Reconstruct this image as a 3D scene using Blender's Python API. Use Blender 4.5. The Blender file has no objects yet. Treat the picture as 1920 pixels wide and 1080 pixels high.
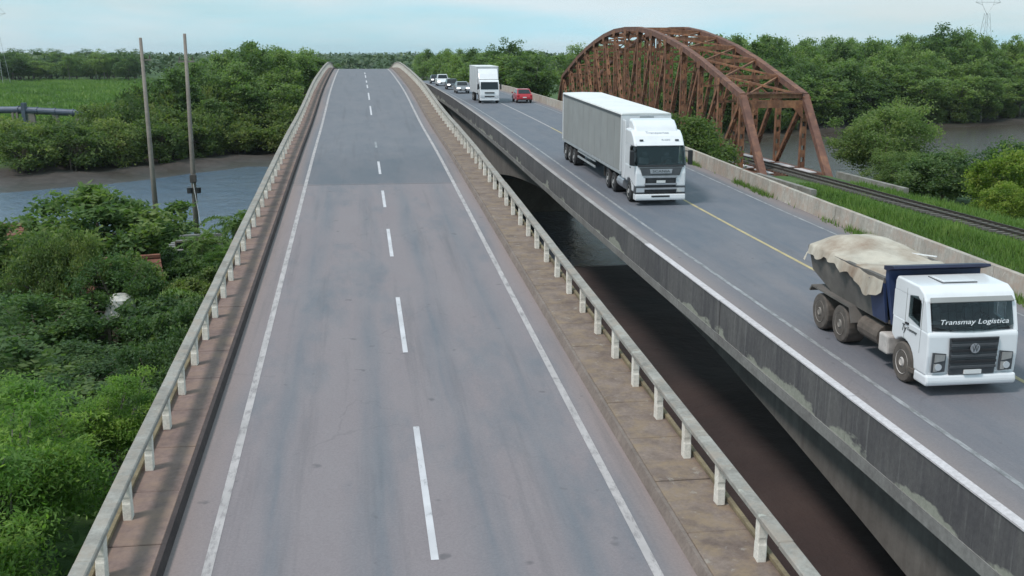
import bpy, bmesh, math, random
import numpy as np
from mathutils import Vector, Matrix, Quaternion

SC = bpy.context.scene
COL = SC.collection
CZ = 14.0                                   # the drone hovers 14 m above the river

# ------------------------------------------------------------------ camera
F_PX = 2050.0
PITCH = math.atan(440.0 / F_PX)
YAW = math.radians(7.93)
cam_d = bpy.data.cameras.new('camera')
cam_d.sensor_width = 36.0
cam_d.lens = 36.0 * F_PX / 1920.0
cam_d.clip_start = 0.3
cam_d.clip_end = 20000.0
cam = bpy.data.objects.new('camera', cam_d)
COL.objects.link(cam)
cam.location = (0, 0, CZ)
cam.rotation_euler = (math.pi / 2 - PITCH, 0, -YAW)
SC.camera = cam

# ------------------------------------------------------------------ sky, sun, exposure
SUN_DIR = Vector((-0.60, -0.35, 1.0)).normalized()
world = bpy.data.worlds.new('World')
SC.world = world
world.use_nodes = True
wt = world.node_tree
wt.nodes.clear()
def wn(t, **kw):
    n = wt.nodes.new(t)
    for k, v in kw.items():
        setattr(n, k, v)
    return n
sky = wn('ShaderNodeTexSky', sky_type='NISHITA')
sky.sun_disc = False
sky.sun_elevation = math.asin(SUN_DIR.z)
sky.sun_rotation = math.atan2(SUN_DIR.x, SUN_DIR.y)
sky.air_density = 1.0
sky.dust_density = 1.2
sky.ozone_density = 1.6
tc = wn('ShaderNodeTexCoord')
mp = wn('ShaderNodeMapping')
mp.inputs['Scale'].default_value = (1.3, 1.3, 9.0)
mp.inputs['Location'].default_value = (0.35, 0.1, 0.0)
nz = wn('ShaderNodeTexNoise')
nz.inputs['Scale'].default_value = 1.7
nz.inputs['Detail'].default_value = 6
nz.inputs['Roughness'].default_value = 0.52
rp = wn('ShaderNodeValToRGB')
rp.color_ramp.elements[0].position = 0.37
rp.color_ramp.elements[0].color = (0.72, 0.72, 0.72, 1)
rp.color_ramp.elements[1].position = 0.60
rp.color_ramp.elements[1].color = (0.95, 0.95, 0.95, 1)
mx = wn('ShaderNodeMix', data_type='RGBA')
cl = wn('ShaderNodeValToRGB')                            # veil of thin cloud: cyan gaps to white, same scale as the sky texture
cl.color_ramp.elements[0].position = 0.40
cl.color_ramp.elements[0].color = (0.430, 0.690, 0.790, 1)
cl.color_ramp.elements[1].position = 0.60
cl.color_ramp.elements[1].color = (0.610, 0.725, 0.780, 1)
mp2 = wn('ShaderNodeMapping')
mp2.inputs['Scale'].default_value = (2.2, 2.2, 13.0)
mp2.inputs['Location'].default_value = (1.7, 0.4, 0.3)
nz2 = wn('ShaderNodeTexNoise')
nz2.inputs['Scale'].default_value = 1.6
nz2.inputs['Detail'].default_value = 7
nz2.inputs['Roughness'].default_value = 0.55
wt.links.new(tc.outputs['Generated'], mp2.inputs['Vector'])
wt.links.new(mp2.outputs[0], nz2.inputs['Vector'])
wt.links.new(nz2.outputs['Fac'], cl.inputs['Fac'])
vm = wn('ShaderNodeVectorMath', operation='SCALE')
vm.inputs['Scale'].default_value = 9.6
wt.links.new(cl.outputs['Color'], vm.inputs[0])
wt.links.new(vm.outputs[0], mx.inputs['B'])
bg = wn('ShaderNodeBackground')
bg.inputs['Strength'].default_value = 0.10
out = wn('ShaderNodeOutputWorld')
L = wt.links.new
L(tc.outputs['Generated'], mp.inputs['Vector'])
L(mp.outputs[0], nz.inputs['Vector'])
L(nz.outputs['Fac'], rp.inputs['Fac'])
L(rp.outputs['Color'], mx.inputs['Factor'])
L(sky.outputs[0], mx.inputs['A'])
L(mx.outputs['Result'], bg.inputs['Color'])
L(bg.outputs[0], out.inputs[0])

sun_d = bpy.data.lights.new('sun', 'SUN')
sun_d.energy = 2.0
sun_d.angle = math.radians(10)
sun_d.color = (1.0, 0.93, 0.89)
sun = bpy.data.objects.new('sun', sun_d)
COL.objects.link(sun)
sun.rotation_euler = (-SUN_DIR).to_track_quat('-Z', 'Y').to_euler()
sun.location = (-40, -20, 60)

SC.view_settings.view_transform = 'Standard'
SC.view_settings.look = 'None'
SC.view_settings.exposure = 0.3
SC.view_settings.gamma = 1.0
SC.view_settings.use_curve_mapping = False
SC.cycles.max_bounces = 8
SC.cycles.diffuse_bounces = 4
SC.cycles.glossy_bounces = 3
SC.cycles.transmission_bounces = 6
SC.cycles.transparent_max_bounces = 4

# ------------------------------------------------------------------ helpers: materials
MATS = {}
def new_mat(name):
    m = bpy.data.materials.new(name)
    m.use_nodes = True
    nt = m.node_tree
    b = nt.nodes['Principled BSDF']
    MATS[name] = m
    return m, nt, b

def N(nt, t, ins=None, **kw):
    n = nt.nodes.new(t)
    for k, v in kw.items():
        setattr(n, k, v)
    if ins:
        for k, v in ins.items():
            s = n.inputs[k]
            if isinstance(v, bpy.types.NodeSocket):
                nt.links.new(v, s)
            else:
                s.default_value = v
    return n

def c4(c):
    return (c[0], c[1], c[2], 1.0)

def ramp(nt, fac, stops):
    n = nt.nodes.new('ShaderNodeValToRGB')
    cr = n.color_ramp
    while len(cr.elements) > 1:
        cr.elements.remove(cr.elements[-1])
    cr.elements[0].position = stops[0][0]
    cr.elements[0].color = c4(stops[0][1]) if not isinstance(stops[0][1], (int, float)) else (stops[0][1],) * 3 + (1,)
    for p, c in stops[1:]:
        e = cr.elements.new(p)
        e.color = c4(c) if not isinstance(c, (int, float)) else (c, c, c, 1)
    if fac is not None:
        nt.links.new(fac, n.inputs['Fac'])
    return n.outputs['Color']

def mixc(nt, fac, a, b, blend='MIX'):
    n = nt.nodes.new('ShaderNodeMix')
    n.data_type = 'RGBA'
    n.blend_type = blend
    for s, v in (('Factor', fac), ('A', a), ('B', b)):
        if isinstance(v, bpy.types.NodeSocket):
            nt.links.new(v, n.inputs[s])
        elif s == 'Factor':
            n.inputs[s].default_value = v
        else:
            n.inputs[s].default_value = c4(v)
    return n.outputs['Result']

def math_n(nt, op, a, b=None, clamp=False):
    n = nt.nodes.new('ShaderNodeMath')
    n.operation = op
    n.use_clamp = clamp
    for i, v in enumerate((a, b)):
        if v is None:
            continue
        if isinstance(v, bpy.types.NodeSocket):
            nt.links.new(v, n.inputs[i])
        else:
            n.inputs[i].default_value = v
    return n.outputs[0]

def maprange(nt, v, a, b, c=0.0, d=1.0):
    n = nt.nodes.new('ShaderNodeMapRange')
    nt.links.new(v, n.inputs['Value'])
    n.inputs['From Min'].default_value = a
    n.inputs['From Max'].default_value = b
    n.inputs['To Min'].default_value = c
    n.inputs['To Max'].default_value = d
    return n.outputs[0]

def noise(nt, vec, scale, detail=4, rough=0.55, dist=0.0):
    n = nt.nodes.new('ShaderNodeTexNoise')
    n.inputs['Scale'].default_value = scale
    n.inputs['Detail'].default_value = detail
    n.inputs['Roughness'].default_value = rough
    n.inputs['Distortion'].default_value = dist
    if vec is not None:
        nt.links.new(vec, n.inputs['Vector'])
    return n.outputs['Fac']

def vscale(nt, vec, s):
    n = nt.nodes.new('ShaderNodeMapping')
    nt.links.new(vec, n.inputs['Vector'])
    n.inputs['Scale'].default_value = s
    return n.outputs[0]

def pos(nt):
    return nt.nodes.new('ShaderNodeNewGeometry').outputs['Position']

def objc(nt):
    return nt.nodes.new('ShaderNodeTexCoord').outputs['Object']

def bump(nt, b, h, strength=0.3, dist=0.02):
    n = nt.nodes.new('ShaderNodeBump')
    n.inputs['Strength'].default_value = strength
    n.inputs['Distance'].default_value = dist
    nt.links.new(h, n.inputs['Height'])
    nt.links.new(n.outputs[0], b.inputs['Normal'])

def simple(name, col, rough=0.5, metal=0.0, var=0.25, scale=3.0, dirt=None, dirt_amt=0.5, coat=0.0, spec=None, bmp=0.0):
    """colour with mottled variation, optional patchy dirt"""
    m, nt, b = new_mat(name)
    o = objc(nt)
    f = noise(nt, o, scale, 5, 0.6)
    lo = tuple(c * (1 - var) for c in col)
    hi = tuple(min(1, c * (1 + var * 0.6)) for c in col)
    c = ramp(nt, f, [(0.3, lo), (0.7, hi)])
    if dirt is not None:
        f2 = noise(nt, vscale(nt, o, (1, 1, 0.5)), scale * 0.45, 6, 0.65)
        fm = ramp(nt, f2, [(0.42, 0.0), (0.7, dirt_amt)])
        c = mixc(nt, fm, c, dirt)
    nt.links.new(c, b.inputs['Base Color'])
    b.inputs['Roughness'].default_value = rough
    b.inputs['Metallic'].default_value = metal
    if coat:
        b.inputs['Coat Weight'].default_value = coat
        b.inputs['Coat Roughness'].default_value = 0.12
    if spec is not None:
        b.inputs['Specular IOR Level'].default_value = spec
    if bmp:
        bump(nt, b, noise(nt, o, scale * 8, 3), bmp, 0.01)
    return m

# ------------------------------------------------------------------ helpers: meshes and objects
class MB:
    def __init__(self):
        self.v = []
        self.f = []
    def add(self, vs, fs):
        o = len(self.v)
        self.v.extend([tuple(p) for p in vs])
        self.f.extend([tuple(i + o for i in f) for f in fs])
        return self
    def box(self, x0, x1, y0, y1, z0, z1):
        vs = [(x0, y0, z0), (x1, y0, z0), (x1, y1, z0), (x0, y1, z0), (x0, y0, z1), (x1, y0, z1), (x1, y1, z1), (x0, y1, z1)]
        return self.add(vs, [(0, 3, 2, 1), (4, 5, 6, 7), (0, 1, 5, 4), (1, 2, 6, 5), (2, 3, 7, 6), (3, 0, 4, 7)])
    def prism(self, poly, a, b, axis='x'):
        """closed polygon extruded along an axis; poly in the two other coordinates"""
        n = len(poly)
        def P(p, t):
            if axis == 'x':
                return (t, p[0], p[1])
            if axis == 'y':
                return (p[0], t, p[1])
            return (p[0], p[1], t)
        vs = [P(p, a) for p in poly] + [P(p, b) for p in poly]
        fs = [tuple(range(n)), tuple(range(2 * n - 1, n - 1, -1))]
        fs += [(i, i + n, (i + 1) % n + n, (i + 1) % n) for i in range(n)]
        return self.add(vs, fs)
    def slab(self, pts, th):
        """planar polygon thickened along its normal"""
        P = [Vector(p) for p in pts]
        nrm = Vector((0, 0, 0))
        for i in range(len(P)):
            a, b = P[i], P[(i + 1) % len(P)]
            nrm += a.cross(b)
        nrm.normalize()
        n = len(P)
        vs = [p for p in P] + [p + nrm * th for p in P]
        fs = [tuple(range(n - 1, -1, -1)), tuple(range(n, 2 * n))]
        fs += [(i, (i + 1) % n, (i + 1) % n + n, i + n) for i in range(n)]
        return self.add(vs, fs)
    def tube(self, pts, rad, n=8, cap=True):
        P = [Vector(p) for p in pts]
        if not hasattr(rad, '__len__'):
            rad = [rad] * len(P)
        rings = []
        up = Vector((0, 0, 1))
        for i, p in enumerate(P):
            d = (P[min(i + 1, len(P) - 1)] - P[max(i - 1, 0)]).normalized()
            a = d.cross(up)
            if a.length < 1e-3:
                a = d.cross(Vector((1, 0, 0)))
            a.normalize()
            b = d.cross(a)
            rings.append([p + (a * math.cos(2 * math.pi * k / n) + b * math.sin(2 * math.pi * k / n)) * rad[i] for k in range(n)])
        vs = [q for r in rings for q in r]
        fs = []
        for i in range(len(P) - 1):
            for k in range(n):
                fs.append((i * n + k, i * n + (k + 1) % n, (i + 1) * n + (k + 1) % n, (i + 1) * n + k))
        if cap:
            fs.append(tuple(range(n - 1, -1, -1)))
            fs.append(tuple((len(P) - 1) * n + k for k in range(n)))
        return self.add(vs, fs)
    def beam(self, p, q, w, h, up=(0, 0, 1)):
        """rectangular member from p to q, w across, h along up"""
        p, q = Vector(p), Vector(q)
        d = (q - p).normalized()
        s = d.cross(Vector(up))
        if s.length < 1e-4:
            s = d.cross(Vector((0, 1, 0)))
        s.normalize()
        u = s.cross(d).normalized()
        vs = []
        for c in (p, q):
            for a, b in ((-1, -1), (1, -1), (1, 1), (-1, 1)):
                vs.append(c + s * (a * w / 2) + u * (b * h / 2))
        return self.add(vs, [(0, 1, 2, 3), (7, 6, 5, 4), (0, 4, 5, 1), (1, 5, 6, 2), (2, 6, 7, 3), (3, 7, 4, 0)])
    def lathe_x(self, prof, c=(0, 0, 0), n=20):
        """profile of (x, r) turned about the x axis through c; open ends are capped"""
        vs = []
        for x, r in prof:
            for k in range(n):
                a = 2 * math.pi * k / n
                vs.append((c[0] + x, c[1] + r * math.cos(a), c[2] + r * math.sin(a)))
        fs = []
        for i in range(len(prof) - 1):
            for k in range(n):
                fs.append((i * n + k, i * n + (k + 1) % n, (i + 1) * n + (k + 1) % n, (i + 1) * n + k))
        fs.append(tuple(range(n - 1, -1, -1)))
        fs.append(tuple((len(prof) - 1) * n + k for k in range(n)))
        return self.add(vs, fs)
    def strip(self, ys, xa, xb, zf, dz=0.0):
        """sheet that follows a height profile along y"""
        vs = []
        for y in ys:
            vs += [(xa, y, zf(y) + dz), (xb, y, zf(y) + dz)]
        return self.add(vs, [(2 * i, 2 * i + 1, 2 * i + 3, 2 * i + 2) for i in range(len(ys) - 1)])
    def sweep(self, ys, sect, zf):
        """closed cross section (x, dz) swept along a height profile"""
        n = len(sect)
        vs = [(x, y, zf(y) + dz) for y in ys for x, dz in sect]
        fs = []
        for i in range(len(ys) - 1):
            for k in range(n):
                fs.append((i * n + k, i * n + (k + 1) % n, (i + 1) * n + (k + 1) % n, (i + 1) * n + k))
        fs.append(tuple(range(n)))
        fs.append(tuple((len(ys) - 1) * n + k for k in range(n - 1, -1, -1)))
        return self.add(vs, fs)
    def mesh(self, name, mat, bevel=0.0, smooth=False, seg=2, off=(0, 0, 0)):
        me = bpy.data.meshes.new(name)
        vs = self.v if off == (0, 0, 0) else [(a - off[0], b - off[1], c - off[2]) for a, b, c in self.v]
        me.from_pydata(vs, [], self.f)
        bm = bmesh.new()
        bm.from_mesh(me)
        bmesh.ops.recalc_face_normals(bm, faces=bm.faces)
        if bevel:
            es = [e for e in bm.edges if len(e.link_faces) == 2 and e.calc_face_angle(0) > 0.35]
            bmesh.ops.bevel(bm, geom=es, offset=bevel, segments=seg, profile=0.5, affect='EDGES', clamp_overlap=True)
        bm.to_mesh(me)
        bm.free()
        if smooth:
            for p in me.polygons:
                p.use_smooth = True
        me.materials.append(MATS[mat])
        return me
    def build(self, name, mat, parent=None, bevel=0.0, smooth=False, seg=2, off=(0, 0, 0)):
        return obj(name, self.mesh(name, mat, bevel, smooth, seg, off), parent)

def obj(name, me, parent=None, loc=None, rot=None):
    o = bpy.data.objects.new(name, me)
    COL.objects.link(o)
    if parent is not None:
        o.parent = parent
    if loc is not None:
        o.location = loc
    if rot is not None:
        o.rotation_euler = rot
    return o

def tag(o, label, cat, group=None):
    o['label'] = label
    o['category'] = cat
    if group:
        o['group'] = group
    return o

def thing(name, label, cat, loc=(0, 0, 0), rot=(0, 0, 0), scale=1.0, group=None):
    o = bpy.data.objects.new(name, None)
    COL.objects.link(o)
    o.empty_display_size = 0.3
    o.location = loc
    o.rotation_euler = rot
    o.scale = (scale,) * 3
    return tag(o, label, cat, group)

def structure(o):
    o['kind'] = 'structure'
    return o

def stuff(o):
    o['kind'] = 'stuff'
    return o

def text_mesh(name, body, size, mat, parent, M, extrude=0.004, shear=0.0, spacing=1.0, width=None):
    cu = bpy.data.curves.new(name, 'FONT')
    cu.body = body
    cu.size = size
    cu.extrude = extrude
    cu.shear = shear
    cu.space_character = spacing
    cu.align_x = 'CENTER'
    cu.align_y = 'CENTER'
    cu.resolution_u = 3
    t = bpy.data.objects.new('lettering_tmp', cu)
    COL.objects.link(t)
    dg = bpy.context.evaluated_depsgraph_get()
    me = bpy.data.meshes.new_from_object(t.evaluated_get(dg))
    bpy.data.objects.remove(t)
    xs = [v.co.x for v in me.vertices]
    if width and xs:
        k = width / max(1e-6, max(xs) - min(xs))
        for v in me.vertices:
            v.co.x *= k
    me.transform(M)
    me.materials.clear()
    me.materials.append(MATS[mat])
    return obj(name, me, parent)

# ------------------------------------------------------------------ materials
def m_asphalt(name, cx, half, tracks, patch=None, far_y=52.0, warm=(0.228, 0.196, 0.204), cool=(0.150, 0.157, 0.178), dust=(0.27, 0.212, 0.198)):
    m, nt, b = new_mat(name)
    p = pos(nt)
    sp = N(nt, 'ShaderNodeSeparateXYZ', {0: p}).outputs
    x, y = sp[0], sp[1]
    wob = noise(nt, vscale(nt, p, (0.6, 0.06, 0.6)), 1.0, 4, 0.5)
    xx = math_n(nt, 'ADD', x, math_n(nt, 'MULTIPLY', math_n(nt, 'SUBTRACT', wob, 0.5), 1.1))
    tr = None
    for t, w in tracks:
        d = math_n(nt, 'ABSOLUTE', math_n(nt, 'SUBTRACT', xx, t))
        g = maprange(nt, d, w, 0.0)
        tr = g if tr is None else math_n(nt, 'MAXIMUM', tr, g)
    lon = noise(nt, vscale(nt, p, (1.2, 0.05, 1)), 1.6, 5, 0.6)
    f = math_n(nt, 'MULTIPLY', tr, maprange(nt, lon, 0.36, 0.60, 0.25, 1.0))
    blot = noise(nt, vscale(nt, p, (0.35, 0.1, 1)), 1.0, 5, 0.65)
    f = math_n(nt, 'MAXIMUM', f, maprange(nt, blot, 0.5, 0.66))
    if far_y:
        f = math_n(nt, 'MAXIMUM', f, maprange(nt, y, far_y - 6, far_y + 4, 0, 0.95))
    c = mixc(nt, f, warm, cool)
    sat = noise(nt, vscale(nt, p, (1.0, 0.35, 1)), 0.9, 5, 0.7)
    c = mixc(nt, maprange(nt, sat, 0.35, 0.65, 0.0, 0.30), c, (0.256, 0.234, 0.240))
    if patch:
        inside = math_n(nt, 'MULTIPLY', math_n(nt, 'GREATER_THAN', math_n(nt, 'ADD', y, math_n(nt, 'MULTIPLY', math_n(nt, 'SUBTRACT', sat, 0.5), 0.7)), patch[0]),
                        maprange(nt, math_n(nt, 'ADD', y, math_n(nt, 'MULTIPLY', sat, 9.0)), patch[1] + 5.5, patch[1] - 1.5))
        c = mixc(nt, math_n(nt, 'MULTIPLY', inside, maprange(nt, blot, 0.25, 0.7, 0.4, 0.95)), c, (0.118, 0.130, 0.150))
        jn = maprange(nt, math_n(nt, 'ABSOLUTE', math_n(nt, 'SUBTRACT', y, patch[0] - 0.2)), 0.16, 0.05)
        c = mixc(nt, math_n(nt, 'MULTIPLY', jn, 0.5), c, (0.06, 0.06, 0.065))
    e = math_n(nt, 'ABSOLUTE', math_n(nt, 'SUBTRACT', xx, cx))
    c = mixc(nt, maprange(nt, e, half - 0.05, half + 0.55, 0, 0.85), c, dust)
    wp = N(nt, 'ShaderNodeVectorMath', {0: p, 1: N(nt, 'ShaderNodeTexNoise', {'Vector': p, 'Scale': 1.1, 'Detail': 3.0}).outputs['Color']}, operation='ADD').outputs[0]
    vo = N(nt, 'ShaderNodeTexVoronoi', {'Vector': vscale(nt, wp, (1, 0.55, 1)), 'Scale': 0.42}, feature='DISTANCE_TO_EDGE').outputs['Distance']
    cm_ = math_n(nt, 'MULTIPLY', maprange(nt, vo, 0.012, 0.004), maprange(nt, noise(nt, p, 0.16, 3), 0.5, 0.6))
    c = mixc(nt, math_n(nt, 'MULTIPLY', cm_, 0.16), c, (0.07, 0.068, 0.072))
    oil = maprange(nt, noise(nt, vscale(nt, p, (1.6, 0.03, 1)), 1.3, 5, 0.65), 0.55, 0.72, 0, 0.35)
    c = mixc(nt, oil, c, (0.10, 0.10, 0.108))
    spots = noise(nt, p, 2.3, 2, 0.4)
    c = mixc(nt, maprange(nt, spots, 0.72, 0.78, 0, 0.5), c, (0.07, 0.07, 0.075))
    g = noise(nt, p, 21.0, 4, 0.8)
    c = mixc(nt, 1.0, c, ramp(nt, g, [(0.25, 0.84), (0.75, 1.13)]), 'MULTIPLY')
    nt.links.new(c, b.inputs['Base Color'])
    b.inputs['Roughness'].default_value = 0.72
    b.inputs['Specular IOR Level'].default_value = 0.3
    bump(nt, b, g, 0.35, 0.01)
    return m

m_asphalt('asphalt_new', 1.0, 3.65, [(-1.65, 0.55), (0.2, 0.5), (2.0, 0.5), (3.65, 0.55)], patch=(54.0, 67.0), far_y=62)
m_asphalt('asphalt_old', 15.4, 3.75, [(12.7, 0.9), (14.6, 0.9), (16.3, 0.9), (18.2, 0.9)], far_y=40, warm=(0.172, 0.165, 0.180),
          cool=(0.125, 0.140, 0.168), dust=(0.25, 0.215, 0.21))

def m_concrete(name, base, dark, stain=0.6, sc=0.6, lichen=None, warm=None, vertical=False):
    m, nt, b = new_mat(name)
    p = pos(nt)
    big = noise(nt, vscale(nt, p, (1, 1, 0.35 if vertical else 1)), sc, 6, 0.65)
    c = mixc(nt, maprange(nt, big, 0.35, 0.65, 0, stain), base, dark)
    fine = noise(nt, p, sc * 9, 5, 0.7)
    c = mixc(nt, 1.0, c, ramp(nt, fine, [(0.25, 0.75), (0.75, 1.18)]), 'MULTIPLY')
    if vertical:
        st = noise(nt, vscale(nt, p, (3.2, 3.2, 0.22)), 1.3, 5, 0.7)
        c = mixc(nt, maprange(nt, st, 0.48, 0.68, 0, 0.6), c, dark)
    if warm:
        w = noise(nt, p, sc * 1.7, 5, 0.7)
        c = mixc(nt, maprange(nt, w, 0.45, 0.66, 0, 0.8), c, warm)
    if lichen:
        l = noise(nt, p, sc * 2.6, 6, 0.7)
        c = mixc(nt, maprange(nt, l, 0.6, 0.68, 0, 0.85), c, lichen)
    nt.links.new(c, b.inputs['Base Color'])
    b.inputs['Roughness'].default_value = 0.9
    b.inputs['Specular IOR Level'].default_value = 0.2
    bump(nt, b, fine, 0.4, 0.015)
    return m

m_concrete('walk_concrete', (0.255, 0.200, 0.170), (0.145, 0.108, 0.092), 0.9, 1.4, warm=(0.27, 0.20, 0.135), lichen=(0.31, 0.27, 0.235))
m_concrete('walk_dark', (0.265, 0.190, 0.168), (0.160, 0.112, 0.100), 0.8, 0.9, warm=(0.28, 0.195, 0.15))
m_concrete('kerb_dark', (0.085, 0.068, 0.066), (0.055, 0.045, 0.045), 0.7, 1.2)  # left kerb, darker than the right one
m_concrete('kerb_pale', (0.24, 0.195, 0.17), (0.15, 0.12, 0.105), 0.7, 1.2)
m_concrete('rail_concrete', (0.37, 0.355, 0.325), (0.21, 0.195, 0.175), 0.85, 1.3, lichen=(0.44, 0.44, 0.39), warm=(0.33, 0.28, 0.235))
m_concrete('post_concrete', (0.80, 0.76, 0.69), (0.58, 0.50, 0.42), 0.6, 2.2)
m_concrete('rust_rail', (0.26, 0.21, 0.13), (0.10, 0.08, 0.06), 0.7, 2.0)
m_concrete('deck_concrete', (0.20, 0.19, 0.18), (0.12, 0.115, 0.11), 0.6, 0.5)
m_concrete('girder_concrete', (0.205, 0.19, 0.175), (0.125, 0.112, 0.102), 0.75, 0.35, vertical=True)
m_concrete('cap_white', (0.60, 0.565, 0.575), (0.50, 0.46, 0.46), 0.6, 1.2)
m_concrete('cap_worn', (0.40, 0.37, 0.36), (0.25, 0.23, 0.23), 0.7, 1.2)
m_concrete('lip_concrete', (0.27, 0.265, 0.25), (0.16, 0.15, 0.145), 0.7, 0.9)
m_concrete('wall_concrete', (0.50, 0.475, 0.42), (0.27, 0.235, 0.20), 0.7, 0.9, lichen=(0.62, 0.60, 0.55), warm=(0.42, 0.32, 0.26), vertical=True)
m_concrete('pile_concrete', (0.3, 0.29, 0.27), (0.15, 0.13, 0.11), 0.7, 0.6)
m_concrete('pole_concrete', (0.28, 0.25, 0.22), (0.16, 0.135, 0.12), 0.7, 0.5)
m_concrete('pier_dirt', (0.15, 0.125, 0.105), (0.085, 0.07, 0.06), 0.7, 0.6)

# grimy parapet of the older bridge: streaks from the top, pale peeled render low down
m, nt, b = new_mat('parapet_grime')
p = pos(nt)
big = noise(nt, vscale(nt, p, (1, 0.6, 0.5)), 0.9, 6, 0.65)
c = mixc(nt, maprange(nt, big, 0.3, 0.7), (0.078, 0.074, 0.077), (0.140, 0.134, 0.130))
st = noise(nt, vscale(nt, p, (3, 3.2, 0.25)), 1.2, 5, 0.7)
c = mixc(nt, maprange(nt, st, 0.45, 0.7, 0, 0.8), c, (0.065, 0.062, 0.068))
st2 = noise(nt, vscale(nt, p, (3, 4.0, 0.2)), 1.7, 4, 0.7)
c = mixc(nt, maprange(nt, st2, 0.56, 0.74, 0, 0.5), c, (0.24, 0.235, 0.225))
uv = N(nt, 'ShaderNodeAttribute', attribute_name='rise').outputs['Fac']
pe = noise(nt, vscale(nt, p, (1, 0.45, 1)), 0.85, 5, 0.6)
low = math_n(nt, 'SUBTRACT', pe, math_n(nt, 'MULTIPLY', uv, 0.42))
c = mixc(nt, maprange(nt, low, 0.50, 0.54, 0, 0.8), c, (0.34, 0.345, 0.285))
fine = noise(nt, p, 9, 5, 0.7)
c = mixc(nt, 1.0, c, ramp(nt, fine, [(0.25, 0.78), (0.75, 1.15)]), 'MULTIPLY')
nt.links.new(c, b.inputs['Base Color'])
b.inputs['Roughness'].default_value = 0.92
bump(nt, b, fine, 0.4, 0.02)

def m_paint(name, col, wear, under):
    m, nt, b = new_mat(name)
    p = pos(nt)
    f = noise(nt, vscale(nt, p, (3, 1.0, 1)), 2.2, 6, 0.75)
    c = mixc(nt, maprange(nt, f, 0.62 - wear * 0.25, 0.76 - wear * 0.2), col, under)
    c = mixc(nt, 1.0, c, ramp(nt, noise(nt, p, 1.1, 3), [(0.3, 0.82), (0.7, 1.05)]), 'MULTIPLY')
    nt.links.new(c, b.inputs['Base Color'])
    b.inputs['Roughness'].default_value = 0.65
    return m
m_paint('paint_white', (0.60, 0.58, 0.60), 0.25, (0.25, 0.24, 0.25))
m_paint('paint_edge', (0.46, 0.42, 0.415), 0.55, (0.26, 0.235, 0.235))
m_paint('paint_faint', (0.33, 0.33, 0.345), 0.8, (0.19, 0.2, 0.21))
m_paint('paint_edge_old', (0.36, 0.36, 0.37), 0.8, (0.19, 0.19, 0.195))
m_paint('paint_yellow', (0.50, 0.40, 0.20), 0.45, (0.25, 0.235, 0.19))

# ground: mud by the water, grass above it, leaf litter under trees
m, nt, b = new_mat('ground')
p = pos(nt)
z = N(nt, 'ShaderNodeSeparateXYZ', {0: p}).outputs[2]
n1 = noise(nt, p, 0.09, 6, 0.65)
n2 = noise(nt, p, 0.9, 5, 0.7)
grass = ramp(nt, n1, [(0.3, (0.040, 0.085, 0.022)), (0.5, (0.065, 0.125, 0.030)), (0.7, (0.095, 0.135, 0.045))])
grass = mixc(nt, 1.0, grass, ramp(nt, n2, [(0.25, 0.62), (0.75, 1.25)]), 'MULTIPLY')
mud = ramp(nt, n2, [(0.3, (0.034, 0.027, 0.023)), (0.7, (0.070, 0.056, 0.048))])
zz = math_n(nt, 'ADD', z, math_n(nt, 'MULTIPLY', math_n(nt, 'SUBTRACT', n1, 0.5), 1.6))
xg = N(nt, 'ShaderNodeSeparateXYZ', {0: p}).outputs
bare = math_n(nt, 'MULTIPLY', maprange(nt, math_n(nt, 'ADD', math_n(nt, 'ABSOLUTE', math_n(nt, 'SUBTRACT', xg[0], 9.5)), math_n(nt, 'MULTIPLY', n1, 3.0)), 15.5, 13.5), math_n(nt, 'LESS_THAN', xg[1], 150.0))
soil = ramp(nt, n1, [(0.3, (0.026, 0.021, 0.020)), (0.5, (0.048, 0.032, 0.030)), (0.7, (0.075, 0.050, 0.044))])
c = mixc(nt, maprange(nt, zz, 0.95, 1.35), mud, grass)
c = mixc(nt, bare, c, soil)
nt.links.new(c, b.inputs['Base Color'])
nt.links.new(maprange(nt, zz, 0.15, 0.8, 0.35, 0.95), b.inputs['Roughness'])
bump(nt, b, n2, 0.6, 0.25)

# river: reflected sky blue painted into the base colour, fading to brown rightwards
m, nt, b = new_mat('water')
p = pos(nt)
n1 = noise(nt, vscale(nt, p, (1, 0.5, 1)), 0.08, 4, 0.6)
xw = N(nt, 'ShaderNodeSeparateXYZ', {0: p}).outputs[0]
sky_tint_fade = maprange(nt, math_n(nt, 'ADD', xw, math_n(nt, 'MULTIPLY', n1, 22.0)), 14.0, 34.0)
nt.links.new(mixc(nt, sky_tint_fade, ramp(nt, n1, [(0.35, (0.075, 0.130, 0.200)), (0.65, (0.105, 0.150, 0.205))]), (0.072, 0.058, 0.048)), b.inputs['Base Color'])
b.inputs['Roughness'].default_value = 0.05
b.inputs['IOR'].default_value = 1.42
h = math_n(nt, 'ADD', math_n(nt, 'MULTIPLY', noise(nt, p, 2.6, 4, 0.6), 0.5), noise(nt, vscale(nt, p, (1, 0.6, 1)), 0.6, 3, 0.5))
bump(nt, b, h, 1.0, 0.20)

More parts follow.
